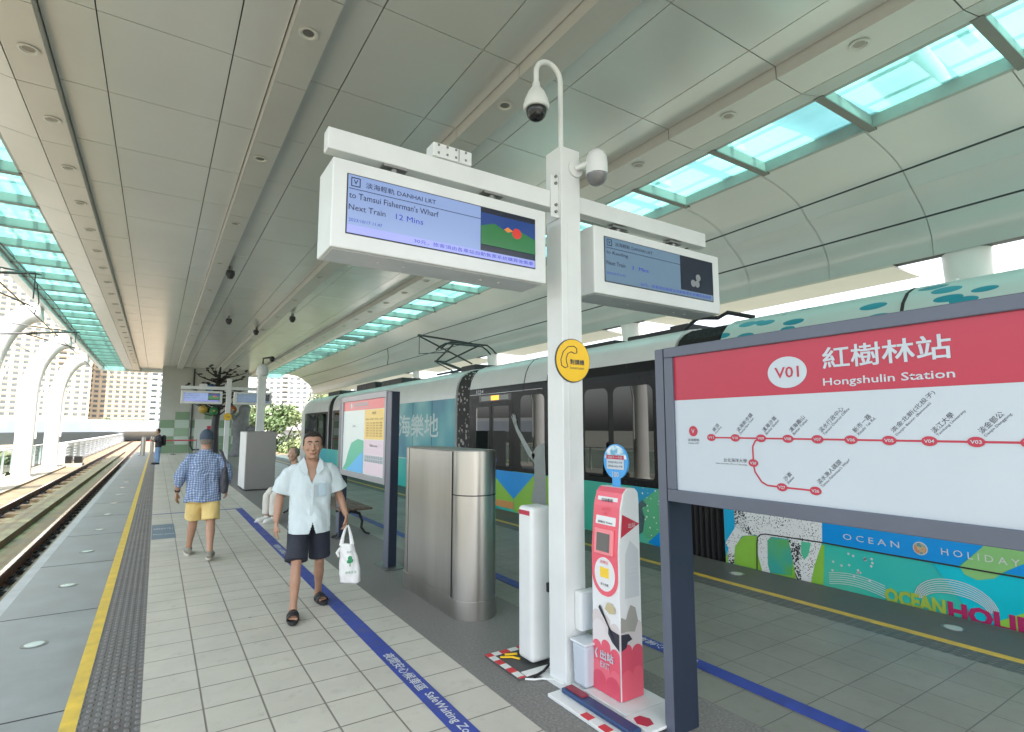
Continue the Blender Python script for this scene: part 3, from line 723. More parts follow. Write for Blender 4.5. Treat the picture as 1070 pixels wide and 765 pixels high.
def mat_stripes(name, c1, c2, ax, period):
    m = bpy.data.materials.new(name); m.use_nodes = True; t = m.node_tree; b = t.nodes['Principled BSDF']; b.inputs['Roughness'].default_value = .5
    g = t.nodes.new('ShaderNodeNewGeometry'); sp = t.nodes.new('ShaderNodeSeparateXYZ'); link(t, g.outputs['Position'], sp.inputs[0])
    a = t.nodes.new('ShaderNodeMath'); a.operation = 'PINGPONG'; a.inputs[1].default_value = period; link(t, sp.outputs[ax], a.inputs[0])
    l = t.nodes.new('ShaderNodeMath'); l.operation = 'LESS_THAN'; l.inputs[1].default_value = period / 2; link(t, a.outputs[0], l.inputs[0])
    mx = t.nodes.new('ShaderNodeMix'); mx.data_type = 'RGBA'; mx.inputs['A'].default_value = (*c1, 1); mx.inputs['B'].default_value = (*c2, 1)
    link(t, l.outputs[0], mx.inputs['Factor']); link(t, mx.outputs['Result'], b.inputs['Base Color']); return m
TAPEY = mat_stripes('barrier_tape_long', (.70, .70, .68), (.58, .04, .05), 'Y', .075); TAPEX = mat_stripes('barrier_tape_cross', (.70, .70, .68), (.58, .04, .05), 'X', .075)
def tape_border(root, x0, x1, y0, y1, z, sides):
    wv = .05
    if 'L' in sides: obj('tape', MB().box(x0, x0 + wv, y0, y1, z, z + .004), TAPEY, root)
    if 'T' in sides: obj('tape', MB().box(x0 + wv + .001, x1, y1 - wv, y1, z, z + .004), TAPEX, root)
    if 'B' in sides: obj('tape', MB().box(x0 + wv + .001, x1, y0, y0 + wv, z, z + .004), TAPEX, root)
c = thing('cable_cover', (2.3, 3.4, 0), 'taped cable cover with red and white edges around the foot of the white box', 'cable cover')
obj('mat', MB().box(2.10, 2.52, 3.17, 3.62, .001, .014), mat('mat_dark', (.07, .07, .07), .7, 0, .3, 12), c)
tape_border(c, 2.10, 2.52, 3.17, 3.62, .015, 'LT')
g = MB(); g.box(2.16, 2.40, 3.17, 3.24, .015, .02); obj('tape', g, M['tapew'], c)
g = MB(); g.tube([(2.17, 3.52, .02), (2.24, 3.47, .022), (2.27, 3.42, .02)], .012, 8, .5); g.tube([(2.22, 3.54, .02), (2.30, 3.50, .022)], .014, 8, .5); obj('cable_tie', g, M['yellow'], c)
c = thing('loose_cable', (2.25, 3.1, 0), 'pale loose cable lying on the dark granite beside the post', 'cable')
obj('cable_run', MB().tube([(2.14, 3.16, .008), (2.19, 3.12, .008), (2.24, 3.10, .009), (2.29, 3.05, .008), (2.30, 2.98, .008), (2.305, 2.95, .02)], .007, 8), M['white'], c)

# ================================================================== EXIT CARD READER
c = thing('base_plates', (2.36, 2.6, 0), 'white steel plates with red and white tape under the exit card reader', 'base plates')
g = MB(); g.box(2.13, 2.64, 2.28, 2.90, .001, .022); obj('plate', g, M['white'], c, bevel=.004)
g = MB(); g.box(2.33, 2.66, 2.42, 2.79, .023, .036); obj('plate', g, M['white'], c, bevel=.004)
g = MB(); g.box(2.30, 2.66, 2.22, 2.41, .024, .04); obj('plate', g, M['white'], c, bevel=.004)
g = MB(); g.box(2.205, 2.285, 2.26, 2.86, .023, .052); obj('cable_duct', g, M['navy'], c, bevel=.008)
g = MB(); g.box(2.225, 2.275, 2.68, 2.84, .053, .062); obj('duct_label', g, mat('duct_red', (.25, .03, .05), .5), c)
g = MB(); g.prism([(2.36 + .05 * math.cos(R(q)), 2.32 + .06 * math.sin(R(q))) for q in range(0, 360, 60)], lambda u, v, d: (u, v, d), .0405, .042); obj('warning_label', g, M['red'], c)
tape_border(c, 2.13, 2.6, 2.20, 2.62, .0225, 'L')
obj('tape', MB().box(2.6, 2.66, 2.20, 2.28, .041, .043), M['taper'], c)

c = thing('card_reader', (2.49, 2.66, .037), 'pink and white exit card reader pillar with a small screen', 'card reader')
M['pink'] = mat('reader_pink', (.74, .115, .16), .32, 0, .04, 4)
M['rw'] = mat('reader_white', (.70, .71, .72), .3, 0, .03, 4)
yA, yB = 2.537, 2.785
profl = [(2.405, .037), (2.405, .90), (2.43, 1.16), (2.455, 1.245), (2.49, 1.275), (2.555, 1.275), (2.582, 1.25), (2.588, 1.20), (2.588, .037)]
obj('body', MB().prism(profl, lambda u, v, d: (u, d, v), yA, yB), M['rw'], c, bevel=.006)
# front surfaces: pink face with rounded foot, sitting a little proud of the white body
def fx(z):
    if z <= .90: return 2.405
    if z <= 1.16: return 2.405 + (z - .90) / .26 * .025
    if z <= 1.245: return 2.43 + (z - 1.16) / .085 * .025
    return 2.455 + (z - 1.245) / .03 * .035
def front_shape(name, poly, d, m, parent):
    """thin printed sheet following the reader's front; poly in (y, z)"""
    bm = bmesh.new(); vs = [bm.verts.new((fx(z) - d, y, z)) for y, z in poly]; bm.faces.new(vs)
    o = obj(name, bm, m, parent); s = o.modifiers.new('thickness', 'SOLIDIFY'); s.thickness = .0015; s.offset = 0
    return o
yc = (yA + yB) / 2; hw = .118
def strip(name, ylo, yhi, zs, d, m, parent):
    mb = MB()
    for a, b in zip(zs, zs[1:]): mb.face([(fx(a) - d, ylo(a), a), (fx(a) - d, yhi(a), a), (fx(b) - d, yhi(b), b), (fx(b) - d, ylo(b), b)])
    return obj(name, mb, m, parent)
zs = [.66 + .24 * (1 - math.cos(R(q))) / 2 * 1 for q in range(0, 91, 15)] + [.80, .90, 1.0, 1.08, 1.16, 1.20, 1.245, 1.273]
zs = sorted(set([.615, .62, .63, .65, .68, .71, .74] + zs))
def hwid(z):
    if z < .735: return hw * math.sqrt(max(0, 1 - ((.735 - z) / .122) ** 2))
    return hw
strip('pink_face', lambda z: yc - hwid(z), lambda z: yc + hwid(z), zs, .002, M['pink'], c)
n = 30
front_shape('card_ring', [(yc + .092 * math.cos(2 * math.pi * i / n), .745 + .102 * math.sin(2 * math.pi * i / n)) for i in range(n)], .0035, M['rw'], c)
front_shape('card_target', [(yc - .04, .725), (yc - .04, .785), (yc + .04, .785), (yc + .04, .725)], .005, mat('card_yellow', (.82, .55, .05), .4), c)
text('lettering', '感應區', .022, (fx(.82) - .0055, yc, .818), (0, -1, 0), (0, 0, 1), M['pink'], c, align='CENTER', width=.075)
text('lettering', '票卡輕觸', .016, (fx(.68) - .0055, yc, .683), (0, -1, 0), (0, 0, 1), M['ink'], c, align='CENTER', width=.07)
# screen hood and screen
nx = Vector((-.26, 0, .025)).normalized()
def slab(y0, y1, z0, z1, d0, d1):
    mb = MB(); mb.rings([[(fx(z0) - d, y0, z0), (fx(z0) - d, y1, z0), (fx(z1) - d, y1, z1), (fx(z1) - d, y0, z1)] for d in (d0, d1)]); return mb
obj('screen_hood', slab(yc - .085, yc + .085, .865, 1.02, .0025, .018), mat('hood_pink', (.80, .24, .27), .35), c, bevel=.006)
obj('screen', slab(yc - .058, yc + .058, .885, .995, .0185, .0195), mat('reader_screen', (.13, .12, .12), .12), c)
front_shape('notice_panel', [(yc - .09, 1.045), (yc - .09, 1.215), (yc + .09, 1.215), (yc + .09, 1.045)], .0045, M['rw'], c)
def ftext(b, h, z, wdt, m, y=yc, dd=.0058):
    sl = Vector((fx(z + .02) - fx(z - .02), 0, .04)).normalized()
    text('lettering', b, h, (fx(z) - dd, y, z), (0, -1, 0), sl, m, c, align='CENTER', width=wdt, bold=.01)
ftext('出站專用', .022, 1.195, .10, M['ink']); ftext('單 程 票', .018, 1.14, .075, M['pink']); ftext('請投入', .016, 1.115, .05, M['pink']); ftext('回收口 Ticket', .014, 1.06, .13, M['ink'])
# printed wrap: clouds, a falling figure and the EXIT word
Lf = lambda d: (lambda u, v, q: (2.405 - d - q, u, v))
def wrap_front(name, poly, d, m): return obj(name, MB().prism(poly, Lf(d), 0, .0008), m, c)
def wrap_side(name, poly, d, m): return obj(name, MB().prism(poly, lambda u, v, q: (u, yA - d - q, v), 0, .0008), m, c)
def cloud_top(a, b, z0, zt, n, amp, ph=0):
    pts = []
    for i in range(n):
        cxx = a + (b - a) * (i + .5) / n; rr = abs(b - a) / n / 2
        for q in range(0, 181, 20):
            pts.append((cxx - math.copysign(rr, b - a) * math.cos(R(q)), zt + amp * math.sin(i * 1.9 + ph) + rr * .9 * math.sin(R(q))))
    return [(a, z0)] + pts + [(b, z0)]
pk = [mat('cloud_pink_a', (.68, .10, .15), .35), mat('cloud_pink_b', (.60, .075, .125), .35), mat('cloud_pink_c', (.72, .14, .19), .35)]
wc = [mat('cloud_white', (.66, .62, .62), .35), mat('cloud_cream', (.60, .54, .54), .35)]
e = .003
wrap_front('printed_cloud', cloud_top(yB - e, yA + e, .30, .46, 3, .025, 1), .001, wc[1]); wrap_front('printed_cloud', cloud_top(yB - e, yA + e, .25, .39, 2, .02, 2), .0022, wc[0])
wrap_front('printed_cloud', cloud_top(yB - e, yA + e, .04, .30, 3, .02), .0034, pk[0]); wrap_front('printed_cloud', cloud_top(yB - e, yA + e, .04, .17, 3, .012, 2), .0046, pk[2]); wrap_front('printed_cloud', cloud_top(yB - e, yA + e, .04, .10, 2, .01, 1), .0058, pk[1])
wrap_side('printed_cloud', cloud_top(2.409, 2.585, .30, .44, 2, .02, 1), .001, wc[1]); wrap_side('printed_cloud', cloud_top(2.409, 2.585, .04, .30, 2, .02, 1), .0022, pk[1]); wrap_side('printed_cloud', cloud_top(2.409, 2.585, .04, .17, 2, .01), .0034, pk[0])
dk = mat('print_dark', (.035, .035, .05), .35); gy = mat('print_grey', (.33, .32, .29), .35)
wrap_front('printed_figure', [(2.72, .535), (2.705, .555), (2.66, .47), (2.61, .43), (yA + e, .42), (yA + e, .325), (2.60, .36), (2.635, .40), (2.63, .45), (2.69, .50)], .007, dk)
wrap_side('printed_figure', [(2.409, .325), (2.409, .42), (2.47, .415), (2.50, .38), (2.46, .37), (2.45, .34)], .005, dk)
wrap_side('printed_figure', [(2.409, .43), (2.41, .52), (2.45, .50), (2.47, .54), (2.49, .58), (2.53, .56), (2.55, .48), (2.52, .42), (2.47, .43)], .005, gy)
wrap_front('printed_figure', [(2.66, .54), (2.64, .58), (2.60, .585), (2.57, .56), (2.575, .53), (2.62, .52)], .007, mat('print_straw', (.50, .42, .25), .35))
wrap_side('printed_side', [(2.45, .62), (2.57, .62), (2.57, .90), (2.50, .96), (2.46, .88)], .001, mat('print_pale', (.55, .57, .60), .35))
wrap_side('printed_arrow', [(2.425, .98), (2.44, 1.12), (2.585, 1.055)], .001, mat('print_crimson', (.50, .03, .06), .35))
text('lettering', '出站', .03, (2.52, yA - .002, 1.05), (1, 0, 0), (0, 0, 1), WL, c, align='CENTER', width=.06)
for k in range(3): text('lettering', '使用說明', .012, (2.52, yA - .002, .80 - .025 * k), (1, 0, 0), (0, 0, 1), M['pale'], c, align='CENTER', width=.06)
text('lettering', '出站', .052, (2.3965, yc - .012, .262), (0, -1, 0), (0, 0, 1), M['signwhite'], c, align='CENTER', width=.115, bold=.025)
text('lettering', 'EXIT', .036, (2.3965, yc + .005, .205), (0, -1, 0), (0, 0, 1), M['signwhite'], c, align='CENTER', width=.082, bold=.01)
g = MB(); g.tube([(2.397, yc + .078, .285), (2.397, yc + .092, .258), (2.397, yc + .078, .230)], .005, 6); obj('arrow_mark', g, M['signwhite'], c)
# round blue tag on a stem
c = thing('round_tag', (2.52, 2.66, 1.276), 'round blue card sign on a stem on top of the exit card reader', 'sign')
TB = mat('tag_blue', (.06, .33, .72), .3)
obj('stem', MB().box(2.514, 2.522, 2.625, 2.695, 1.276, 1.36), TB, c)
def disc_x(cy, cz, r, x0, x1, n=32, rz=None): return MB().prism([(cy + r * math.cos(2 * math.pi * i / n), cz + (rz or r) * math.sin(2 * math.pi * i / n)) for i in range(n)], lambda u, v, d: (d, u, v), x0, x1)
obj('disc', disc_x(2.66, 1.435, .112, 2.512, 2.5235), TB, c)
obj('sky_print', MB().prism([(2.66 + .104 * math.cos(R(q)), 1.435 + .104 * math.sin(R(q))) for q in range(10, 171, 10)], lambda u, v, d: (d, u, v), 2.5105, 2.5118), mat_blend('tag_sky', (.12, .36, .55), (.45, .62, .70), (.70, .76, .78), 30), c)
obj('white_panel', MB().box(2.509, 2.5102, 2.58, 2.74, 1.385, 1.475), M['signwhite'], c)
obj('red_bar', MB().box(2.5075, 2.5088, 2.58, 2.74, 1.45, 1.475), M['red'], c)
text('lettering', '悠遊卡 一卡通', .016, (2.507, 2.66, 1.4625), (0, -1, 0), (0, 0, 1), M['signwhite'], c, align='CENTER', width=.13)
for k in range(2): text('lettering', '請先刷卡再上下車', .014, (2.5085, 2.66, 1.43 - .025 * k), (0, -1, 0), (0, 0, 1), M['ink'], c, align='CENTER', width=.13)
text('lettering', '100', .035, (2.5105, 2.66, 1.353), (0, -1, 0), (0, 0, 1), M['signwhite'], c, align='CENTER', bold=.02)

# ================================================================== STATION NAME SIGN
s = thing('station_sign', (2.54, 1.14, 0), 'large red and white station name sign on dark grey posts', 'station sign')
X0, X1 = 2.44, 2.635
for ya, yb in ((2.165, 2.232), (.02, .087)):
    obj('post', MB().box(X0, X1, ya, yb, 0, 2.108), M['post'], s, bevel=.006)
    obj('post_lit_side', MB().box(X0 - .006, X0 - .0005, ya + .004, yb - .004, 0, 2.104), M['postlite'], s)  # paler sheet: light from the left put into the post's colour
g = MB(); zt, zb = 2.107, 1.245
for q in ((.09, 2.158, 2.05, zt), (.09, 2.158, zb, 1.312), (2.098, 2.158, 1.3125, 2.0495), (.09, .15, 1.3125, 2.0495)):
    g.box(X0 - .012, X0 + .12, q[0], q[1], q[2], q[3])
obj('frame', g, M['postlite'], s, bevel=.004)
obj('backing', MB().box(X0 + .02, X0 + .11, .15, 2.098, 1.3125, 2.0495), M['post'], s)
PX = X0 + .004
obj('red_panel', MB().box(PX, PX + .015, .15, 2.098, 1.805, 2.05), M['red'], s)
obj('white_panel', MB().box(PX, PX + .015, .15, 2.098, 1.312, 1.8045), M['signwhite'], s)
E1 = PX - .0005
d_, u_ = (0, -1, 0), (0, 0, 1)
def st(body, h, y, z, m, width=None, align='CENTER', bold=.0, name='lettering', x=E1): return text(name, body, h, (x, y, z), d_, u_, m, s, width=width, align=align, bold=bold)
st('紅樹林站', .092, 1.035, 1.954, M['signwhite'], width=.465, bold=.013)
st('Hongshulin Station', .042, 1.035, 1.846, M['signwhite'], width=.475, bold=.011)
obj('number_disc', disc_x(1.435, 1.908, .094, E1 - .002, E1, 40, .073), M['signwhite'], s)
st('V01', .052, 1.435, 1.908, M['red'], width=.118, bold=.015, x=E1 - .0025)
stn = [('V11', '崁頂', 'Kanding', 1.863), ('V10', '淡海新市鎮', 'Danhai New Town', 1.721), ('V09', '濱海沙崙', 'Binhai Shalun', 1.581), ('V08', '濱海義山', 'Binhai Yishan', 1.447), ('V07', '淡水行政中心', 'Tamsui District Office', 1.312),
       ('V06', '新市一路', 'Xinshi 1st Rd.', 1.173), ('V05', '淡金北新(北投子)', 'Danjin Beixin (Beitouzi)', 1.030), ('V04', '淡江大學', 'Tamkang University', .895), ('V03', '淡金鄧公', 'Danjin Denggong', .754), ('V02', '竿蓁林', 'Ganzhenlin', .61), ('V01', '紅樹林', 'Hongshulin', .46)]
ZL = 1.6015
g = MB(); g.box(E1 - .001, E1, .46, 1.863, ZL - .004, ZL + .004); obj('route_line', g, M['red'], s)
rp = [(1.581, ZL), (1.612, ZL - .012), (1.628, ZL - .04), (1.628, 1.47), (1.622, 1.44), (1.59, 1.395), (1.56, 1.381), (1.488, 1.379), (1.334, 1.377)]
g = MB()
for a, b in zip(rp, rp[1:]):
    va, vb = Vector(a), Vector(b); nn = Vector((-(vb - va).y, (vb - va).x)).normalized() * .004
    g.prism([tuple(va + nn), tuple(vb + nn), tuple(vb - nn), tuple(va - nn)], lambda u, v, d: (d, u, v), E1 - .0012, E1 - .0002)
obj('route_line', g, M['red'], s)
dd, uu = (0, -math.cos(R(45)), math.sin(R(45))), (0, math.sin(R(45)), math.cos(R(45)))
def stop(code, zh, en, y, z, side=0):
    obj('stop_dot', disc_x(y, z, .0255 if True else 0, E1 - .003, E1 - .0013, 22, .0185), M['red'], s)
    st(code, .013, y, z, M['signwhite'], width=.033, bold=.015, x=E1 - .0035)
    if side == 0:
        k = 1.0; at = Vector((E1, y - .012, z + .035))
        text('lettering', zh, .0215 * k, at, dd, uu, M['ink'], s, width=.0236 * len(zh))
        text('lettering', en, .0115, at + Vector((0, -.0145, -.0145)), dd, uu, M['ink'], s, width=.0072 * len(en))
    else:
        st(zh, .02, y + .035, z + .008, M['ink'], align='RIGHT', width=.022 * len(zh)); st(en, .009, y + .035, z - .012, M['ink'], align='RIGHT', width=.0048 * len(en))
for t_ in stn: stop(*t_, ZL)
stop('V28', '台北海洋大學', 'Taipei University of Marine Technology', 1.628, 1.482, 1)
stop('V27', '沙崙', 'Shalun', 1.488, 1.379); stop('V26', '淡水漁人碼頭', "Tamsui Fisherman's Wharf", 1.334, 1.377)
obj('line_emblem', disc_x(1.978, 1.634, .028, E1 - .002, E1, 24), M['red'], s); st('V', .024, 1.978, 1.634, M['signwhite'], x=E1 - .0025)
st('淡海輕軌', .015, 1.978, 1.587, M['ink'], width=.075); st('Danhai LRT', .009, 1.978, 1.57, M['ink'], width=.07)

# ================================================================== FAR INFORMATION BOARD
b = thing('information_board', (2.45, 7.5, 0), 'smaller map board on dark posts behind the walking man', 'information board')
for ya, yb in ((6.43, 6.60), (8.55, 8.72)):
    obj('post', MB().box(2.40, 2.50, ya, yb, 0, 2.10), M['post'], b, bevel=.006)
    obj('post_lit_side', MB().box(2.394, 2.3995, ya + .004, yb - .004, 0, 2.096), M['postlite'], b)  # left side coloured paler, as if lit from the left
    obj('foot_plate', MB().box(2.33, 2.57, ya - .12, yb + .12, .001, .012), M['steelflat'], b)
g = MB()
for q in ((6.602, 8.548, 2.04, 2.12), (6.602, 8.548, .955, 1.03), (6.602, 6.66, 1.0305, 2.0395), (8.49, 8.548, 1.0305, 2.0395)): g.box(2.385, 2.47, *q)
obj('frame', g, mat('board_frame', (.30, .31, .34), .35, .4), b, bevel=.004)
obj('backing', MB().box(2.41, 2.46, 6.66, 8.49, 1.0305, 2.0395), M['post'], b)
BX = 2.402
def bd(name, y0, y1, z0, z1, m, k=0): return obj(name, MB().box(BX - .0012 * k, BX + .004, y0, y1, z0, z1), m, b)
bd('white_panel', 6.66, 8.49, 1.0305, 2.0395, mat('map_white', (.68, .76, .74), .3)); bd('title_bar', 6.66, 8.49, 1.905, 2.0395, mat('title_coral', (.72, .16, .17), .3), 1)
bd('timetable', 6.68, 7.48, 1.50, 1.90, mat('table_yellow', (.80, .56, .15), .35), 1); bd('fare_panel', 6.68, 7.48, 1.04, 1.495, mat('fare_pink', (.72, .58, .66), .35), 1)
bd('fare_chart', 6.70, 7.46, 1.20, 1.29, M['signwhite'], 2)
mp_ = [[(8.47, 1.04), (7.50, 1.04), (7.50, 1.48), (7.75, 1.50), (8.05, 1.44), (8.20, 1.30), (8.32, 1.14)], [(8.30, 1.035), (7.50, 1.035), (7.50, 1.33), (7.75, 1.25), (8.05, 1.12)]]
obj('map_land', MB().prism(mp_[0], lambda u, v, d: (d, u, v), BX - .003, BX - .0015), mat('map_green', (.06, .46, .30), .35), b)
obj('map_river', MB().prism(mp_[1], lambda u, v, d: (d, u, v), BX - .0045, BX - .0032), mat('map_blue', (.07, .42, .78), .35), b)
text('lettering', '紅樹林站周邊資訊圖', .055, (BX - .002, 7.98, 1.985), d_, u_, M['signwhite'], b, align='LEFT', width=.62, bold=.015)
text('lettering', 'Hongshulin Station Area Map', .025, (BX - .002, 7.98, 1.935), d_, u_, M['signwhite'], b, align='LEFT', width=.75)
obj('line_emblem', disc_x(8.10, 1.975, .045, BX - .003, BX - .0015, 20), M['signwhite'], b)
text('lettering', '時刻表', .035, (BX - .003, 7.08, 1.85), d_, u_, M['ink'], b, align='CENTER', width=.15)
text('lettering', '票價表 Fare Table', .035, (BX - .003, 7.08, 1.42), d_, u_, M['ink'], b, align='CENTER', width=.30)
for k in range(4): text('lettering', '06 15 30 45', .02, (BX - .003, 7.36 - .19 * k, 1.77), d_, u_, M['ink'], b, align='CENTER', width=.12)
for k in range(6): text('lettering', '00 12 24 36 48', .02, (BX - .003, 7.08, 1.72 - .034 * k), d_, u_, mat('ink_brown', (.30, .18, .06), .5), b, align='CENTER', width=.62)
for k in range(2): text('lettering', '20 20 25 25 20 20 25 25', .028, (BX - .0042, 7.08, 1.268 - .045 * k), d_, u_, M['ink'], b, align='CENTER', width=.68)
text('lettering', '淡水河', .03, (BX - .0035, 7.95, 1.68), d_, u_, M['ink'], b, align='CENTER', width=.13)

# ================================================================== STEEL CABINETS
def stadium(x0, x1, y0, y1, n=14, e=0):
    r = (x1 - x0) / 2 + e; cx = (x0 + x1) / 2
    return [(cx + r * math.cos(a), y0 + (x1 - x0) / 2 + r * math.sin(a)) for a in [math.pi + math.pi * i / n for i in range(n + 1)]] + \
           [(cx + r * math.cos(a), y1 - (x1 - x0) / 2 + r * math.sin(a)) for a in [math.pi * i / n for i in range(n + 1)]]
up3 = lambda u, v, d: (u, v, d)
cb = thing('steel_cabinet', (2.48, 5.05, 0), 'round ended stainless steel cabinet standing on the dark granite behind the post', 'steel cabinet')
obj('plinth', MB().prism(stadium(2.275, 2.685, 4.29, 5.82, 16), up3, .0, .155), M['steel'], cb, smooth=True)
obj('body', MB().prism(stadium(2.275, 2.685, 4.29, 5.82, 16, -.012), up3, .1555, 1.44), M['steel'], cb, smooth=True)
obj('end_cover', MB().prism(stadium(2.275, 2.685, 4.29, 5.82, 16, -.005)[:17] + [(2.675, 4.53), (2.285, 4.53)], up3, 1.06, 1.443), M['steel'], cb, smooth=True)
obj('end_cover', MB().prism(stadium(2.275, 2.685, 4.29, 5.82, 16, -.005)[:17] + [(2.675, 4.53), (2.285, 4.53)], up3, .1556, 1.05), M['steel'], cb, smooth=True)
obj('seam', MB().prism(stadium(2.275, 2.685, 4.29, 5.82, 16, -.0035)[:17] + [(2.676, 4.535), (2.284, 4.535)], up3, 1.050, 1.0598), M['dark'], cb)
for y_ in (4.545, 5.56): obj('seam', MB().box(2.2795, 2.2868, y_ - .004, y_ + .004, .16, 1.438), M['dark'], cb)
obj('side_panel', MB().box(2.281, 2.2865, 4.552, 5.553, .16, 1.438), M['steel'], cb, bevel=.002)
obj('top_plate', MB().prism(stadium(2.275, 2.685, 4.29, 5.82, 16, -.02), up3, 1.4435, 1.452), M['steelflat'], cb)
cb = thing('steel_cabinet', (2.4, 16.8, 0), 'square grey steel cabinet in front of the far white pole', 'steel cabinet')
obj('body', MB().box(2.03, 2.77, 16.2, 17.6, .03, 1.56), M['steelflat'], cb, bevel=.01); obj('plinth', MB().box(2.05, 2.75, 16.22, 17.58, 0, .0295), M['dark'], cb)
obj('side_trim', MB().box(2.022, 2.0295, 16.25, 17.5, .05, 1.54), M['white'], cb)

# far display gantry (a copy of the near one with its displays)
off = Vector((0, 22.2, 0))
for src, lab in ((G1, 'distant white display post in front of the tree sculpture'), (D1, 'distant display board left of the far white post by the end wall'), (D2, 'distant display board right of the far white post by the end wall')):
    q = copy_tree(src); q.location = src.location + off; q['label'] = lab
fs = [o for o in bpy.data.objects if o.get('category') == 'sign' and o.name.startswith('intercom_sign')][0]
q = copy_tree(fs); q.location = fs.location + off; q['label'] = 'distant yellow round sign on the far white display post'
p = thing('camera_pole', (2.95, 20.5, 0), 'tall white pole with cameras rising behind the square steel cabinet', 'camera pole')
obj('pole', MB().box(2.83, 3.07, 20.38, 20.62, 0, 3.6), M['white'], p, smooth=True)
obj('head', MB().lathe([(.13, 3.42), (.19, 3.48), (.20, 3.60), (.17, 3.76), (.07, 3.85), (.001, 3.87)], (2.95, 20.5, 0), 18), M['white'], p, smooth=True)
g = MB(); g.tube([(2.95, 20.5, 3.86), (2.95, 20.5, 4.05), (3.2, 20.4, 4.1)], .03, 8); g.ellip((3.22, 20.4, 4.04), (.09, .09, .10)); obj('camera_arm', g, M['dark'], p)
# ceiling-hung cameras near the far end
for x, y, lab in ((2.0, 22.5, 'small grey dome camera under the ceiling above the far display'), (3.9, 20.8, 'pair of dark cameras hanging from the ceiling beside the far beam'), (1.35, 15.5, 'small dark camera hanging under the ceiling beside the middle beam'), (3.2, 24.5, 'small dark camera hanging under the ceiling beyond the white pole')):
    cq = thing('ceiling_camera', (x, y, 5.64), lab, 'security camera')
    obj('stem', MB().cyl((x, y), .05, 5.68, 5.79, 10), M['steelflat'], cq); obj('camera_body', MB().lathe([(.001, .02), (.10, 0), (.11, -.10), (.06, -.2), (.001, -.22)], (x, y, 5.68), 16), M['dark'], cq, smooth=True)

# ================================================================== TRAM
tram = thing('tram', (7.45, 12, -.5), 'white tram with a teal and green picture wrap along the far side of the platform', 'tram')
TX = 6.12
M['tw'] = mat('tram_white', (.70, .74, .735), .25, 0, .04, 2); M['tpale'] = mat_spots('tram_pale_spots', (.48, .64, .60), (.02, .28, .36), 3.6, .36, stretch=(1, .7, 2.2))
M['tk'] = mat('tram_black', (.006, .007, .008), .25, 0, .1, 3, spec=.18)
M['teal'] = mat_blend('wrap_teal', (.02, .44, .52), (.04, .55, .45), (.16, .58, .34), .6)
prof = [(6.16, -.40), (6.13, -.05), (TX, .12), (TX, 2.40), (6.135, 2.58), (6.175, 2.75), (6.25, 2.90), (6.37, 3.02), (6.55, 3.10), (6.8, 3.14), (7.45, 3.16)]
full = prof + [(14.9 - x, z) for x, z in prof[-2::-1]]
def shell(name, ya, yb, m, inset=0.):
    c0 = 7.45
    pts = [(c0 + (x - c0) * (1 - inset / 1.33), z - (inset if z > 2.9 else 0)) for x, z in full]
    return obj(name, MB().prism(pts, lambda u, v, d: (u, d, v), ya, yb), m, tram, smooth=True)
NOSE = 28.2
shell('car_body', -4.0, 4.53, M['tpale']); shell('car_body', 5.31, 11.34, M['tw']); shell('car_body', 12.06, 23.3, M['tw']); shell('car_body', 24.0, NOSE, M['tw'])
# rounded nose
rs = []
for k in range(9):
    a = R(90) * k / 8; q = math.cos(a); y = NOSE + 2.6 * math.sin(a)
    rs.append([(7.45 + (x - 7.45) * (.35 + .65 * q ** .7), y if z > 1.2 else y - .0, z if z < 1.2 else 1.2 + (z - 1.2) * (.30 + .70 * q ** .6)) for x, z in full])
obj('nose', MB().rings(rs), M['tw'], tram, smooth=True)
rs2 = []
for k in range(9):
    a = R(90) * k / 8; q = math.cos(a); y = NOSE - .6 + 3.25 * math.sin(a)
    rs2.append([(7.45 + (x - 7.45) * (.35 + .65 * q ** .7) * 1.012, y, z) for x, z in [(TX, .95), (TX, 2.35), (14.9 - TX, 2.35), (14.9 - TX, .95)]])
for k in range(len(rs2)):
    rs2[k] = [(x, y, z if z < 1.2 else 1.2 + (z - 1.2) * (.30 + .70 * max(math.cos(R(90) * k / 8), 0) ** .6)) for x, y, z in rs2[k]]
obj('windscreen', MB().rings(rs2), M['wind'], tram, smooth=True)
# bellows between the cars
def bellows(name, ya, yb, n, m):
    rs = []
    for k in range(n * 2 + 1):
        q = .02 if k % 2 else .10
        y = ya + (yb - ya) * k / (n * 2)
        rs.append([(7.45 + (x - 7.45) * (1 - q / 1.33), y, z - (q if z > 2.9 else 0)) for x, z in full])
    return obj(name, MB().rings(rs), m, tram)
M['print'] = mat_spots('bellows_print', (.035, .035, .035), (.42, .42, .40), 14, .30, .6, (1, 1, .6))
bellows('bellows', 4.531, 5.309, 9, M['black']); bellows('bellows', 11.341, 12.059, 5, M['print']); bellows('bellows', 23.301, 23.999, 5, M['black'])
def side(name, ya, yb, za, zb, m, d=.004, parent=tram): return obj(name, MB().box(TX - d, TX - d + .003, ya, yb, za, zb), m, parent)
def spoly(name, poly, m, d=.006): return obj(name, MB().prism(poly, lambda u, v, q: (TX - d - q, u, v), 0, .0015), m, tram)
def rrect(y0, y1, z0, z1, r): return [p for cx, cz, a in ((y1 - r, z1 - r, 0), (y0 + r, z1 - r, 90), (y0 + r, z0 + r, 180), (y1 - r, z0 + r, 270)) for p in arc(cx, cz, r, R(a), R(a + 90), 6)]
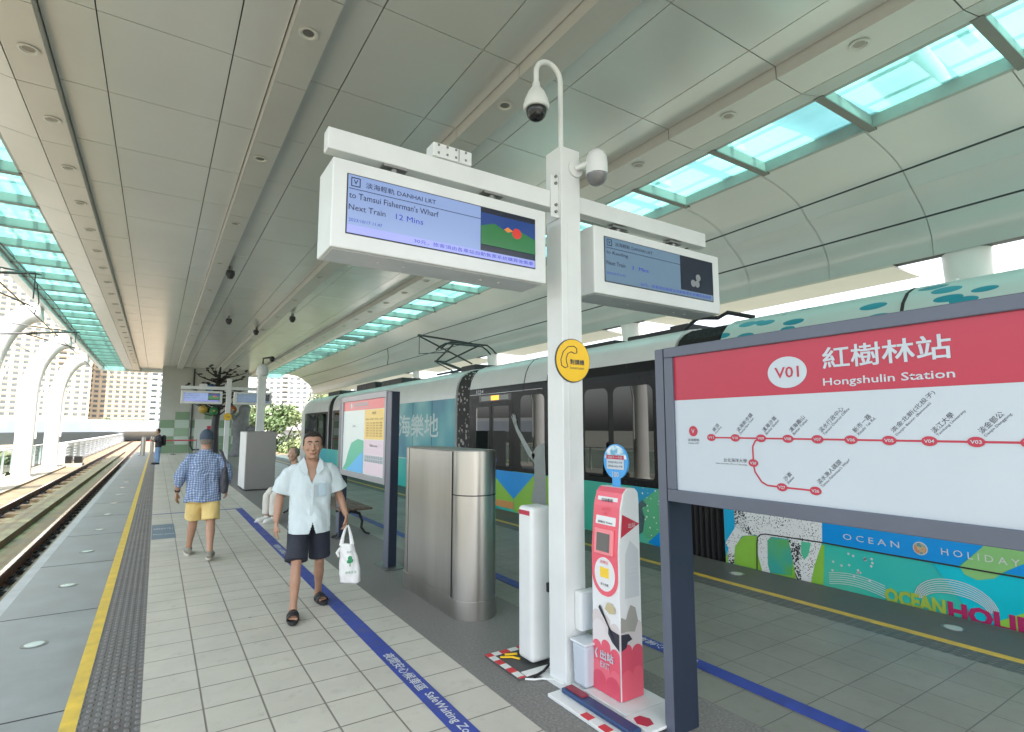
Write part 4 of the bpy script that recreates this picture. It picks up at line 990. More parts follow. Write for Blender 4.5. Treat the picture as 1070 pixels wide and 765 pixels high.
# black window bands
side('window_band', 8.42, 11.335, .78, 2.40, M['tk']); obj('window_band', MB().box(TX - .004, TX + .02, 5.315, 8.42, .78, 2.41), M['tk'], tram)
for ya_, yb_, zt_, xt_ in ((5.315, 8.30, 2.66, 6.143), (8.301, 11.335, 2.545, 6.126)):
    g = MB(); g.prism([(TX - .004, 2.4105), (TX + .002, 2.50), (xt_, zt_), (6.20, zt_), (6.2, 2.4105)], lambda u, v, d: (u, d, v), ya_, yb_); obj('window_band', g, M['tk'], tram)
side('window_band', -3.9, 4.525, .78, 2.40, M['tk'])
wn = mat('window_glass', (.008, .010, .011), .015, 0, 0, spec=.5); wn.node_tree.nodes['Principled BSDF'].inputs['IOR'].default_value = 1.65
for y0, y1 in ((8.36, 9.17), (7.26, 8.14), (6.62, 7.20), (5.66, 6.50)):
    rim_ = spoly('window', rrect(y0, y1, .86, 2.30, .12), wn, .0052)
for y0, y1 in ((3.0, 4.3), (1.4, 2.8), (-.2, 1.2)): spoly('window', rrect(y0, y1, .86, 2.30, .12), wn, .0052)
# doors
dr = spoly('door', rrect(9.45, 11.12, .03, 2.22, .03), M['tk'], .006)
for y0, y1 in ((10.40, 10.98), (9.60, 10.22)): 
    o = spoly('door_glass', rrect(y0, y1, .86, 2.12, .05), wn, .008); 
side('door_joint', 10.305, 10.325, .05, 2.2, M['gap'], .010)
side('lamp_housing', 9.50, 10.85, 2.235, 2.375, M['pureblack'], .0085); side('sign_light', 9.62, 10.75, 2.255, 2.355, mat('sign_glass', (.20, .22, .20), .2), .0102)
side('route_lamp', 10.0, 10.33, 2.255, 2.355, mat('route_orange', (.5, .2, .02), .4, emit=(1, .42, .05), estr=.45), .0118)
text('lettering', '1034', .085, (TX - .006, 10.95, 2.30 + .0), d_, u_, WL, tram, width=.30) if False else None
text('lettering', '1034', .085, (TX - .006, 11.0, 2.465), d_, (.03, 0, 1), WL, tram, width=.33, bold=.02)
for z in (.95, 1.08): obj('door_button', disc_x(10.36, z, .035, TX - .012, TX - .0105, 14), mat('button_yellow', (.6, .5, .1), .4), tram)
side('access_label', 10.1, 10.26, .93, 1.02, mat('label_blue', (.03, .10, .42), .4), .0105)
# lower wrap
GRN = mat('wrap_green', (.28, .58, .07), .3, 0, .06, 2); BLU = mat('wrap_blue', (.0, .30, .78), .3, 0, .05, 2); CYN = mat('wrap_cyan', (.0, .54, .66), .3, 0, .08, 1.5); OLV = mat('wrap_olive', (.26, .56, .20), .3, 0, .08, 1.2)
ORG = mat('wrap_orange', (.62, .30, .10), .35); DRD = mat('wrap_darkred', (.25, .03, .03), .4)
side('wrap_panel', 5.315, 11.335, -.04, .7795, M['teal']); side('wrap_panel', -3.9, 4.525, -.04, .7795, M['teal']); side('wrap_panel', 12.065, 16.9, .80, 2.38, mat_blend('wrap_sea', (.03, .22, .34), (.06, .34, .40), (.22, .50, .52), .8), .004)
side('wrap_panel', 12.065, 28.1, -.04, .78, M['teal'])
side('window_band', 16.95, 23.25, .78, 2.38, M['tk']); side('window_band', 24.05, 28.1, .78, 2.36, M['tk'])
for y0, y1 in ((17.4, 19.6), (19.9, 21.6), (21.8, 23.0), (24.3, 25.9), (26.1, 27.9)): spoly('window', rrect(y0, y1, .86, 2.28, .12), wn, .0052)
spoly('wrap_shape', [(11.10, .76), (9.42, .76), (9.42, .03), (11.10, .03)], GRN, .0085); spoly('wrap_shape', [(10.42, .775), (8.68, .775), (9.42, .235)], BLU, .0105)
spoly('wrap_shape', [(9.40, .76), (8.1, .76), (8.1, .0), (9.40, .0)], GRN, .0085); spoly('wrap_shape', [(11.10, .03), (9.42, .03), (9.42, .17), (11.10, .16)], ORG, .0125)
spoly('wrap_shape', [(11.33, .78), (11.12, .78), (11.12, 0), (11.33, 0)], DRD, .0085)
GREY = mat_spots('engraving_grey', (.34, .38, .37), (.12, .14, .14), 40, .16, .4)
arm_pts = [(9.42, 1.92, .018), (9.36, 1.75, .05), (9.28, 1.62, .05), (9.05, 1.38, .06), (8.86, 1.19, .07), (8.70, 1.08, .07)]
def ribbon(pts):
    l, r_ = [], []
    for i, (y, z, wv) in enumerate(pts):
        a = pts[max(i - 1, 0)]; b2 = pts[min(i + 1, len(pts) - 1)]
        t = Vector((b2[0] - a[0], b2[1] - a[1])).normalized(); nn = Vector((-t.y, t.x)) * wv
        l.append((y + nn.x, z + nn.y)); r_.append((y - nn.x, z - nn.y))
    return l + r_[::-1]
spoly('wrap_figure', ribbon(arm_pts), GREY, .013)
for k, (dy, dz) in enumerate(((.10, .16), (.05, .2), (0, .21), (-.05, .18), (-.09, .10))):
    spoly('wrap_figure', ribbon([(9.36 + dy * .25, 1.72, .014), (9.38 + dy * .7, 1.76 + dz * .5, .014), (9.40 + dy, 1.74 + dz, .007)]), GREY, .0145)
spoly('wrap_figure', [(8.78, 1.14), (8.66, 1.26), (8.50, 1.36), (8.35, 1.36), (8.30, .2), (8.80, .24), (8.70, .6), (8.68, .95)], GREY, .013)
spoly('wrap_shape', [(8.0, .6), (7.6, .77), (5.95, .77), (6.2, .0), (7.9, .0)], mat('wrap_seagreen', (.05, .50, .36), .3, 0, .1, 1.2), .0085)
text('lettering', 'OCEAN HOLIDAY', .06, (TX - .0108, 6.9, .55), d_, u_, WL, tram, width=.9)
DOTW = mat_spots('wrap_dotted', (.10, .48, .24), (.75, .85, .80), 14, .20, .3); DOTB = mat_spots('wrap_dotted_blue', (.01, .34, .58), (.75, .85, .85), 14, .20, .3)
spoly('wrap_shape', [(6.12, .775), (5.32, .775), (5.32, .18), (5.85, .05), (6.12, .3)], DOTW, .0105); spoly('wrap_shape', [(6.12, .775), (5.62, .775), (6.12, .45)], DOTB, .0125); spoly('wrap_shape', [(5.32, .40), (5.32, .12), (5.62, -.03), (5.82, .0)], BLU, .0125)
AN = mat('wrap_slate', (.06, .13, .14), .35, 0, .3, 8)
spoly('wrap_figure', ribbon([(6.12, .05, .05), (6.02, .2, .12), (5.95, .35, .08), (5.98, .48, .06), (5.90, .55, .05), (5.84, .52, .02)]), AN, .0145)
# horse and lettering on the near car
spoly('wrap_shape', [(4.52, .77), (4.33, .77), (4.36, .39), (4.52, .05)], mat('wrap_azure', (.0, .42, .72), .3), .0085); spoly('wrap_shape', [(4.52, -.02), (4.52, .08), (4.23, .36), (3.28, .40), (3.32, -.03)], GRN, .0075)
spoly('wrap_shape', [(4.0, -.03), (3.66, .0), (3.62, .38), (3.95, .38)], mat_blend('wrap_meadow', (.14, .45, .06), (.10, .44, .18), (.05, .42, .36), 2.5), .0095)
spoly('wrap_shape', [(3.30, .66), (1.87, .66), (2.10, .425), (3.30, .425)], BLU, .0085)
spoly('wrap_shape', [(1.87, .67), (1.40, .68), (1.62, .55), (1.78, .44), (1.85, .37), (1.97, .33), (2.06, .36), (2.09, .42)], OLV, .0105)
spoly('wrap_shape', [(1.62, .57), (1.2, .70), (.6, .72), (.6, .43), (1.78, .43)], BLU, .0085); spoly('wrap_shape', [(2.3, .41), (1.2, .41), (1.1, .0), (2.0, -.03)], CYN, .0075); spoly('wrap_shape', [(1.85, .02), (1.45, .28), (.7, .28), (.6, -.03), (1.85, -.03)], GRN, .0095)
HRS = mat_spots('horse_stipple', (.80, .82, .82), (.02, .025, .03), 50, .25, .4); HRD = mat_spots('horse_dark_stipple', (.70, .72, .72), (.02, .025, .03), 50, .46, .4)
horse = [(4.34, .80), (4.37, .63), (4.36, .53), (4.37, .42), (4.49, .25), (4.51, .21), (4.47, .16), (4.49, .07), (4.48, -.02), (4.40, -.02), (4.39, .09), (4.38, .19), (4.27, .34), (4.07, .38), (4.06, .32), (4.07, .15), (4.02, -.04), (3.92, -.04), (3.95, .06), (3.94, .34), (3.89, .39), (3.67, .40), (3.66, .31), (3.63, .14), (3.61, -.03), (3.45, -.03), (3.40, .16), (3.30, .43), (3.28, .80)]
spoly('wrap_horse', horse, HRS, .0125)
spoly('wrap_horse', [(4.345, .80), (4.37, .60), (4.36, .44), (4.28, .40), (4.14, .37), (4.22, .6), (4.25, .80)], HRD, .0145); spoly('wrap_horse', [(3.68, .40), (3.66, .30), (3.635, .14), (3.61, -.03), (3.55, -.03), (3.57, .16), (3.50, .34)], HRD, .0145)
spoly('wrap_shape', [(3.53, .40), (3.42, .40), (3.46, .26), (3.51, .20), (3.54, .27)], mat('wrap_mint', (.10, .56, .34), .3), .0146)
spoly('wrap_horse', [(4.485, .12), (4.49, .05), (4.48, -.02), (4.40, -.02), (4.39, .09)], HRD, .0145)
for wv, pts in ((.007, [(4.09, -.03), (4.075, .28), (4.06, .36), (4.02, .395), (3.96, .41), (3.3, .425), (2.9, .42), (.2, .415)]),):
    spoly('panel_joint', ribbon([(a, b2, wv) for a, b2 in pts]), M['gap'], .0165)
text('lettering', 'O C E A N', .06, (TX - .011, 3.08, .525), d_, u_, WL, tram, width=.52); text('lettering', 'H O L I D A Y', .06, (TX - .0125, 2.22, .53), d_, u_, WL, tram, width=.55)
obj('wrap_emblem', disc_x(2.385, .525, .06, TX - .0125, TX - .011, 24), WL, tram)
obj('wrap_emblem', disc_x(2.385, .525, .052, TX - .0142, TX - .0126, 24), mat_blend('emblem_ink', (.10, .30, .35), (.55, .45, .25), (.55, .25, .15), 25), tram)
text('lettering', 'OCEAN', .145, (TX - .0125, 2.72, .03), d_, u_, mat('letters_green', (.36, .50, .07), .4), tram, width=.50, bold=.05, ext=.001)
text('lettering', 'HOLIDAY', .15, (TX - .0125, 2.205, .025), d_, u_, mat('letters_magenta', (.42, .02, .12), .4), tram, width=.92, bold=.05, ext=.001)
for k in range(7):
    q = 1 - .09 * k
    spoly('wrap_wave', ribbon([(2.15 + .31 * math.cos(a) * (1 - .04 * k), .07 + .22 * q * math.sin(a), .0035) for a in [R(x) for x in range(0, 181, 12)]]), WL, .0112)
for k in range(6): spoly('wrap_wave', ribbon([(3.25 - .09 * x, .055 + .07 * math.sin(R(30 + 22 * x)) - .022 * k + .03, .003) for x in range(7)]), WL, .0105)
for k in range(18):
    y, z = 3.22 - random.random() * .42, .12 + random.random() * .24
    obj('wrap_dot', disc_x(y, z, .012, TX - .0105, TX - .0095, 10), WL, tram)
text('lettering', '海樂地', .62, (TX - .0085, 15.75, 1.72), d_, u_, mat('letters_pale', (.55, .68, .68), .4), tram, width=2.75, bold=.01)
for y in (13.4, 14.7, 15.9): side('panel_joint', y, y + .02, .8, 2.38, mat('joint_teal', (.03, .10, .12), .4), .0098)
# skirt, roof gear
for ya, yb, h in ((5.9, 6.9, .08), (7.2, 8.9, .08), (12.4, 13.2, .15), (17.5, 19.5, .2), (20.2, 22.5, .25), (25, 27, .2)):
    obj('roof_equipment', MB().box(6.85, 8.15, ya, yb, 3.14, 3.16 + h), M['dark'], tram, bevel=.03)
obj('roof_cables', MB().tube([(6.7, 5.5, 3.16), (6.62, 5.2, 3.27), (6.75, 4.95, 3.24), (6.62, 4.7, 3.26), (6.8, 4.4, 3.16)], .03, 8), M['dark'], tram, smooth=True)
obj('junction_box', MB().box(6.7, 7.6, 5.45, 5.8, 3.13, 3.24), M['dark'], tram)
side('roof_joint', 2.40, 2.43, 2.42, 2.425, M['gap'], .003)
g = MB(); g.prism([(x - .006, z + .003) for x, z in prof[3:9]] + [(x + .05, z - .03) for x, z in prof[8:2:-1]], lambda u, v, d: (u, d, v), 2.40, 2.43); obj('roof_joint', g, M['gap'], tram)
g = MB(); g.prism([(x - .006, z + .003) for x, z in prof[3:9]] + [(x + .05, z - .03) for x, z in prof[8:2:-1]], lambda u, v, d: (u, d, v), 9.05, 9.07); obj('roof_joint', g, M['gap'], tram)
uf = MB(); uf.box(6.4, 8.5, -3.9, 28, -.49, -.2); obj('underframe', uf, M['black'], tram)
# pantograph
pg = MB()
for x in (6.95, 7.95): pg.tube([(x, 13.4, 3.24), (x, 14.9, 3.24)], .03, 8)
pg.tube([(6.95, 14.1, 3.24), (7.95, 14.1, 3.24)], .03, 8)
pg.tube([(7.45, 14.0, 3.28), (7.45, 15.75, 3.75)], .045, 8); pg.tube([(7.2, 14.2, 3.26), (7.3, 15.7, 3.70)], .02, 8)
for x in (7.05, 7.85): pg.tube([(7.45 + (x - 7.45) * .4, 15.75, 3.75), (x, 14.0, 4.07)], .028, 8)
pg.tube([(7.25, 15.75, 3.75), (7.65, 15.75, 3.75)], .035, 8)
for y in (13.85, 14.15): pg.tube([(6.55, y, 3.86), (6.68, y, 3.98), (6.85, y, 4.08), (8.05, y, 4.08), (8.22, y, 3.98), (8.35, y, 3.86)], .025, 8)
for x in (6.95, 7.95): pg.tube([(x, 13.82, 4.07), (x, 14.18, 4.07)], .02, 6)
pgo = obj('pantograph', pg, M['dark'], tram)

# ================================================================== OVERHEAD WIRES
def wire(name, pts, lab, r=.012):
    o = thing(name, pts[0], lab, 'overhead wire'); obj('wire_run', MB().tube(pts, r, 6), M['dark'], o); return o
def span(x, z, y0, y1, sag=.12, every=18):
    pts = []; y = y0
    while y <= y1: pts.append((x, y, z - sag * abs(math.sin(math.pi * (y - 17.6) / every)))); y += 1.5
    return pts
wire('overhead_wire', span(7.45, 4.84, -6, 60, .14), 'thin upper overhead wire above the tram'); wire('overhead_wire', [(7.45, -6, 4.12), (7.45, 60, 4.12)], 'thin contact wire touched by the pantograph')
wire('overhead_wire', span(-2.4, 4.85, -6, 70, .14), 'thin upper overhead wire above the left track'); wire('overhead_wire', [(-2.4, -6, 4.12), (-2.4, 70, 4.12)], 'thin lower contact wire above the left track')
wire('overhead_wire', [(-4.6, -6, 4.2), (-4.4, 20, 4.5), (-3.9, 60, 4.9)], 'thin feeder wire outside the white tubular arches', .012)
def droppers(x, ys, lab):
    o = thing('wire_dropper', (x, ys[0], 4.4), lab, 'wire dropper'); g = MB()
    for y in ys: g.tube([(x, y, 4.12), (x + .05, y + .05, 4.4), (x, y, 4.78)], .012, 6)
    obj('dropper_loop', g, M['dark'], o)
droppers(7.45, (20.6,), 'looped dropper between the two wires above the tram'); droppers(-2.4, (15.5,), 'dropper between the two wires above the left track')
def cantilever(x0, y, x1, lab, z0=4.9):
    o = thing('wire_bracket', (x0, y, z0), lab, 'wire bracket')
    g = MB(); g.tube([(x0, y, z0 - .25), (x1, y, z0 + .0)], .03, 8); g.tube([(x0, y, z0 + .15), (x1 + .1 * (1 if x0 < x1 else -1), y, z0 - .02)], .018, 8); g.tube([(x0 + (x1 - x0) * .35, y, z0 - .16), (x1, y + .2, 4.2)], .016, 8); g.tube([(x1, y, z0), (x1, y, 4.35)], .012, 6)
    obj('bracket_arm', g, M['dark'], o)
    g = MB()
    for k in range(5): g.tube([(x0 + (x1 - x0) * (.42 + .02 * k), y, z0 - .145 + .005 * k), (x0 + (x1 - x0) * (.43 + .02 * k), y, z0 - .142 + .005 * k)], .06, 10)
    obj('insulator', g, M['dark'], o)
cantilever(-4.3, 14.9, -2.35, 'dark overhead wire bracket reaching in over the left track, nearer one'); cantilever(-4.3, 22.0, -2.35, 'dark overhead wire bracket reaching in over the left track, farther one', 4.7)
o = thing('wire_bracket', (9.6, 17.6, 4.6), 'dark triangular wire bracket above the tram beside the pantograph', 'wire bracket')
g = MB(); g.tube([(9.6, 17.6, 4.75), (7.45, 17.6, 4.88)], .035, 8); g.tube([(9.6, 17.6, 4.0), (7.45, 17.6, 4.86)], .03, 8); g.tube([(7.5, 17.6, 4.88), (7.5, 17.6, 4.2)], .012, 6); g.tube([(7.45, 17.5, 4.2), (8.6, 17.5, 4.35)], .018, 6)
obj('bracket_arm', g, M['dark'], o)

# ================================================================== PEOPLE
SKIN = mat('skin_tan', (.37, .21, .14), .5, 0, .10, 14); SKIN2 = mat('skin_light', (.44, .27, .19), .5, 0, .08, 14)
HAIR = mat('hair_black', (.018, .015, .014), .55, 0, .4, 40); HAIRG = mat('hair_grey', (.16, .14, .12), .6, 0, .4, 40)
def remesh(o, vox, smooth=6, wrinkle=0., wscale=9., cut=None, trims=()):
    """fuse overlapping lofts into one continuous skin"""
    m = o.modifiers.new('fuse', 'REMESH'); m.mode = 'VOXEL'; m.voxel_size = vox
    s = o.modifiers.new('relax', 'SMOOTH'); s.factor = .5; s.iterations = smooth
    bpy.context.view_layer.update(); dg = bpy.context.evaluated_depsgraph_get()
    me = bpy.data.meshes.new_from_object(o.evaluated_get(dg)); old = o.data; o.modifiers.clear()
    me.materials.clear(); me.materials.append(old.materials[0]); o.data = me; bpy.data.meshes.remove(old)
    if wrinkle or cut or trims:
        bm = bmesh.new(); bm.from_mesh(me); bm.normal_update()
        if wrinkle:
            for v in bm.verts:
                p = v.co
                n = noise.noise(Vector((p.x * wscale, p.y * wscale, p.z * wscale * .45))) + .5 * noise.noise(Vector((p.x * wscale * 2 + p.z * 9, p.y * wscale * 2, p.z * wscale * 1.1)))
                v.co = p + v.normal * wrinkle * n
        for co, no in trims:
            bmesh.ops.bisect_plane(bm, geom=bm.verts[:] + bm.edges[:] + bm.faces[:], plane_co=co, plane_no=no, clear_outer=True)
        if cut:
            bmesh.ops.delete(bm, geom=[f for f in bm.faces if cut(f.calc_center_median())], context='FACES')
        bm.to_mesh(me); bm.free()
    for p in me.polygons: p.use_smooth = True
    return o
def ell(c, rx, ry, n=20, rot=0., tilt=0.):
    return [(c[0] + rx * math.cos(a) * math.cos(rot) - ry * math.sin(a) * math.sin(rot), c[1] + rx * math.cos(a) * math.sin(rot) + ry * math.sin(a) * math.cos(rot), c[2] + tilt * math.sin(a)) for a in [2 * math.pi * i / n for i in range(n)]]
def hand(mb, wrist, d, side, palm_n, curl=.5, s=1.):
    """palm and five bent fingers; d = pointing direction, palm_n = palm normal, side = thumb direction"""
    d = Vector(d).normalized(); pn = Vector(palm_n); pn = (pn - d * pn.dot(d)).normalized(); sd = Vector(side); sd = (sd - d * sd.dot(d) - pn * sd.dot(pn)).normalized()
    w_ = Vector(wrist)
    mb.tube([w_ - d * .02, w_ + d * .025 * s, w_ + d * .06 * s, w_ + d * .085 * s], [.022 * s, .032 * s, .038 * s, .034 * s], 12, flat=.42, ref=sd)
    for k, (o_, ln) in enumerate(((.029, .070), (.010, .078), (-.010, .073), (-.028, .058))):
        p = w_ + d * .08 * s + sd * o_ * s; pts = [p - d * .015]
        ang = 0; q = p
        pts.append(q)
        for j in range(3):
            ang += curl * (.55 + .15 * k * .5); dir_ = d * math.cos(ang) + pn * math.sin(ang)
            q = q + dir_ * ln * s * (.45, .32, .23)[j]; pts.append(q)
        mb.tube(pts, [.0095 * s, .0098 * s, .0088 * s, .008 * s, .0062 * s], 8)
    p = w_ + d * .03 * s + sd * .028 * s
    mb.tube([p - sd * .012, p + sd * .014 * s + d * .018 * s, p + sd * .024 * s + d * .042 * s + pn * .012, p + sd * .022 * s + d * .064 * s + pn * .024], [.013 * s, .0125 * s, .0105 * s, .007 * s], 8)
def head(mb, c, s=1., n=22, wide=1.):
    """skull, jaw, nose, ears; face towards -Y"""
    x, y, z = c
    prof = [(-.125, .030, .034, -.028), (-.112, .045, .052, -.022), (-.09, .056, .068, -.012), (-.06, .064, .080, -.004), (-.025, .070, .088, .0), (.01, .073, .092, .002), (.045, .074, .094, .004), (.08, .068, .086, .006), (.105, .052, .066, .008), (.122, .028, .036, .008)]
    mb.rings([ell((x, y + dy * s, z + dz * s), rx * s * wide, ry * s, n) for dz, rx, ry, dy in prof])
    mb.tube([(x, y - .082 * s, z + .022 * s), (x, y - .098 * s, z - .012 * s), (x, y - .106 * s, z - .034 * s), (x, y - .088 * s, z - .046 * s)], [.009 * s, .012 * s, .0165 * s, .010 * s], 8)
    for k in (-1, 1):
        mb.ellip((x + k * .072 * s * wide, y + .006 * s, z - .012 * s), (.010 * s, .019 * s, .032 * s), 10, 7)
        mb.ellip((x + k * .045 * s, y - .068 * s, z - .03 * s), (.02 * s, .016 * s, .018 * s), 10, 7)
        mb.ellip((x + k * .030 * s, y - .076 * s, z + .030 * s), (.024 * s, .013 * s, .009 * s), 10, 7)
    mb.ellip((x, y - .080 * s, z - .072 * s), (.026 * s, .014 * s, .012 * s), 10, 7)
    mb.ellip((x, y - .066 * s, z - .108 * s), (.024 * s, .018 * s, .018 * s), 10, 7)
def face_parts(root, c, s=1., skin=None):
    x, y, z = c
    for k in (-1, 1):
        e = obj('eye', MB().ellip((x + k * .030 * s, y - .0835 * s, z + .012 * s), (.0135 * s, .006 * s, .0055 * s), 12, 8), mat('eye_white', (.45, .42, .39), .3), root, smooth=True)
        obj('pupil', MB().ellip((x + k * .030 * s, y - .089 * s, z + .012 * s), (.006 * s, .0025 * s, .0052 * s), 10, 6), M['pureblack'], e, smooth=True)
        obj('eyebrow', MB().tube([(x + k * .013 * s, y - .091 * s, z + .033 * s), (x + k * .032 * s, y - .090 * s, z + .040 * s), (x + k * .050 * s, y - .076 * s, z + .034 * s)], [.004 * s, .0055 * s, .003 * s], 8), HAIR, root)
    obj('mouth', MB().tube([(x - .026 * s, y - .083 * s, z - .071 * s), (x, y - .0955 * s, z - .0725 * s), (x + .026 * s, y - .083 * s, z - .071 * s)], [.003 * s, .0055 * s, .003 * s], 8), mat('lip', (.25, .095, .075), .5), root)

# ---- the man walking towards the camera; local frame: he faces -Y, his right hand is at -X
man = thing('person', (0, 0, 0), 'man in pale blue short sleeved shirt and dark shorts walking with a white bag', 'person')
b = MB()
HC = (0.0, -.045, 1.49)
head(b, HC, .98, 22, 1.13)
b.tube([(0, .02, 1.27), (0, .005, 1.34), (0, -.02, 1.42)], [.075, .058, .055], 16)
b.rings([ell((0, .015, z), rx, ry, 22) for z, rx, ry in ((.74, .14, .10), (.90, .145, .10), (1.05, .15, .102), (1.18, .16, .105), (1.27, .15, .09), (1.33, .085, .065), (1.36, .06, .055))])
KN = {-1: (-.105, -.16, .445), 1: (.105, .03, .43)}; AK = {-1: (-.118, -.20, .075), 1: (.125, .255, .085)}
for k in (-1, 1):
    kn, ak = Vector(KN[k]), Vector(AK[k]); hp = Vector((k * .085, 0, .82))
    b.tube([hp, hp.lerp(kn, .5), kn + Vector((0, 0, .04)), kn, kn.lerp(ak, .25), kn.lerp(ak, .38), kn.lerp(ak, .75), ak], [.085, .068, .048, .044, .044, .047, .033, .031], 16)
    t = Vector((-.03, -1, 0)) if k < 0 else Vector((.22, -1, 0)); t.normalize(); sx = Vector((-t.y, t.x, 0))
    fz = .045
    heel = Vector((ak.x, ak.y, fz)) - t * .05
    b.tube([ak + Vector((0, 0, .02)), Vector((ak.x, ak.y, fz + .01)) - t * .01], [.035, .036], 12)
    b.tube([heel, heel + t * .06, heel + t * .13, heel + t * .18], [.028, .034, .036, .030], 12, flat=.75, ref=sx)
    for j in range(5):
        o_ = (.028 - .0145 * j) * (1 if k > 0 else -1) * -1
        st_ = heel + t * .17 + sx * o_; b.tube([st_, st_ + t * (.05 - .006 * j) + Vector((0, 0, -.006))], [.0105 if j else .013, .009 if j else .012], 8)
SHO = {-1: (-.175, .02, 1.275), 1: (.175, .02, 1.275)}; ELB = {-1: (-.262, .045, 1.02), 1: (.258, .05, 1.03)}; WR = {-1: (-.285, -.03, .80), 1: (.325, -.05, .83)}
for k in (-1, 1):
    s_, e_, w_ = Vector(SHO[k]), Vector(ELB[k]), Vector(WR[k])
    b.tube([s_ + Vector((-k * .02, 0, -.02)), s_.lerp(e_, .5), e_, e_.lerp(w_, .3), w_], [.040, .042, .038, .039, .026], 14)
hand(b, WR[-1], (-.02, -.15, -1), (.35, -1, 0), (.9, .3, 0), .42, .98)
hand(b, WR[1], (.06, -.1, -1), (-.35, -1, 0), (-.9, .3, 0), .85, .98)
body = obj('body', b, SKIN, man); remesh(body, .0052, 5)
face_parts(man, HC)
# hair: short cap with a receding front
hb = MB(); hx, hy, hz = HC
HR_ = [ell((hx, hy + dy, hz + dz), rx, ry, 36, 0, tl) for dz, rx, ry, dy, tl in ((.0, .0835, .066, .034, .0), (.040, .0862, .0915, .0075, -.054), (.092, .079, .087, .005, -.008), (.112, .064, .073, .006, .0), (.129, .035, .043, .006, 0))]
for q in (0, 1):                      # temples set back, a low point in the middle of the forehead
    HR_[q] = [(x, y, z + (.020 * abs(math.sin(2 * R(10 * i))) if 18 < i < 36 else 0)) for i, (x, y, z) in enumerate(HR_[q])]
hb.rings(HR_)
obj('hair', hb, HAIR, man, smooth=True)
for k in (-1, 1): obj('sideburn', MB().ellip((hx + k * .0825, hy - .012, hz + .03), (.005, .02, .035), 10, 8), HAIR, man, smooth=True)
# shirt
SHIRT = mat('shirt_blue', (.53, .61, .635), .85, 0, .05, 5, .9, 13)
sb = MB()
sb.rings([ell((.0, .015 + dy, z), rx, ry, 28) for z, rx, ry, dy in ((.69, .218, .178, -.014), (.80, .213, .164, -.008), (.92, .200, .144, 0), (1.05, .195, .132, 0), (1.16, .198, .126, .0), (1.235, .198, .110, .0), (1.29, .165, .088, .002), (1.335, .105, .074, .004), (1.365, .078, .068, .004), (1.38, .072, .066, .004))])
for k in (-1, 1):
    s_, e_ = Vector(SHO[k]), Vector(ELB[k]); v = (e_ - s_)
    sb.tube([s_ + Vector((-k * .08, 0, .002)), s_ + Vector((-k * .02, 0, -.012)), s_ + v * .18, s_ + v * .5, s_ + v * .88], [.050, .062, .070, .080, .096], 18)
def shirt_cut(p):
    if p.y < -.02 and p.z > 1.14 and abs(p.x - .004) < (p.z - 1.14) * .36: return True
    if p.y < -.02 and p.z < .80 and abs(p.x - .02) < (.80 - p.z) * .30: return True
    for k in (-1, 1):                          # open sleeve ends
        s_, e_ = Vector(SHO[k]), Vector(ELB[k]); v = (e_ - s_)
        if abs(p.x) > .18 and (p - s_).dot(v) / v.length_squared > .845: return True
    return False
sh = obj('shirt', sb, SHIRT, man); remesh(sh, .0065, 3, .020, 8, shirt_cut, (((0, 0, .712), (0, .05, -1)), ((0, 0, 1.366), (0, 0, 1))))
so = sh.modifiers.new('cloth', 'SOLIDIFY'); so.thickness = .004; so.offset = -1
for k in (-1, 1):
    g = MB(); g.prism([(k * .066, 1.375), (k * .098, 1.345), (k * .105, 1.275), (k * .048, 1.22), (k * .034, 1.26)], lambda u, v, d: (u, -.135 + (v - 1.215) * .50 + d, v), 0, .006)
    obj('collar', g, SHIRT, sh, bevel=.003)
g = MB(); g.rings([[(.062 * q * math.cos(a), .006 + .066 * q * math.sin(a), z) for a in [R(x) for x in range(-20, 201, 10)]] for q, z in ((1.10, 1.33), (1.14, 1.382), (1.22, 1.378), (1.32, 1.33))], cap=False, close=False)
cl = obj('collar', g, SHIRT, sh, smooth=True); q = cl.modifiers.new('cloth', 'SOLIDIFY'); q.thickness = .004
def shirt_front(x, z): return .015 - (.13 + (1.05 - z) * .055) * math.sqrt(max(0, 1 - (x / .197) ** 2)) - .004
g = MB(); n_ = 8
for i in range(n_):
    a, c2 = .82 + (1.14 - .82) * i / n_, .82 + (1.14 - .82) * (i + 1) / n_
    g.face([(-.012 + .004, shirt_front(0, a) - .008, a), (.02, shirt_front(0, a) - .008, a), (.02, shirt_front(0, c2) - .008, c2), (-.008, shirt_front(0, c2) - .008, c2)])
pl = obj('placket', g, SHIRT, sh); q = pl.modifiers.new('cloth', 'SOLIDIFY'); q.thickness = .006
for z in (.86, .95, 1.04, 1.12): obj('button', MB().ellip((.006, shirt_front(0, z) - .014, z), (.006, .003, .006), 10, 6), mat('button_pale', (.6, .62, .6), .3), sh, smooth=True)
g = MB()
pxs = [.06, .085, .11, .135]
for a, c2 in zip(pxs, pxs[1:]):
    for z0_, z1_ in ((1.03, 1.09), (1.09, 1.145)): g.face([(a, shirt_front(a, z0_) - .010, z0_), (c2, shirt_front(c2, z0_) - .010, z0_), (c2, shirt_front(c2, z1_) - .010, z1_), (a, shirt_front(a, z1_) - .010, z1_)])
pk_ = obj('pocket', g, mat('shirt_pocket', (.44, .56, .63), .85, 0, .05, 5), sh); q = pk_.modifiers.new('cloth', 'SOLIDIFY'); q.thickness = .006
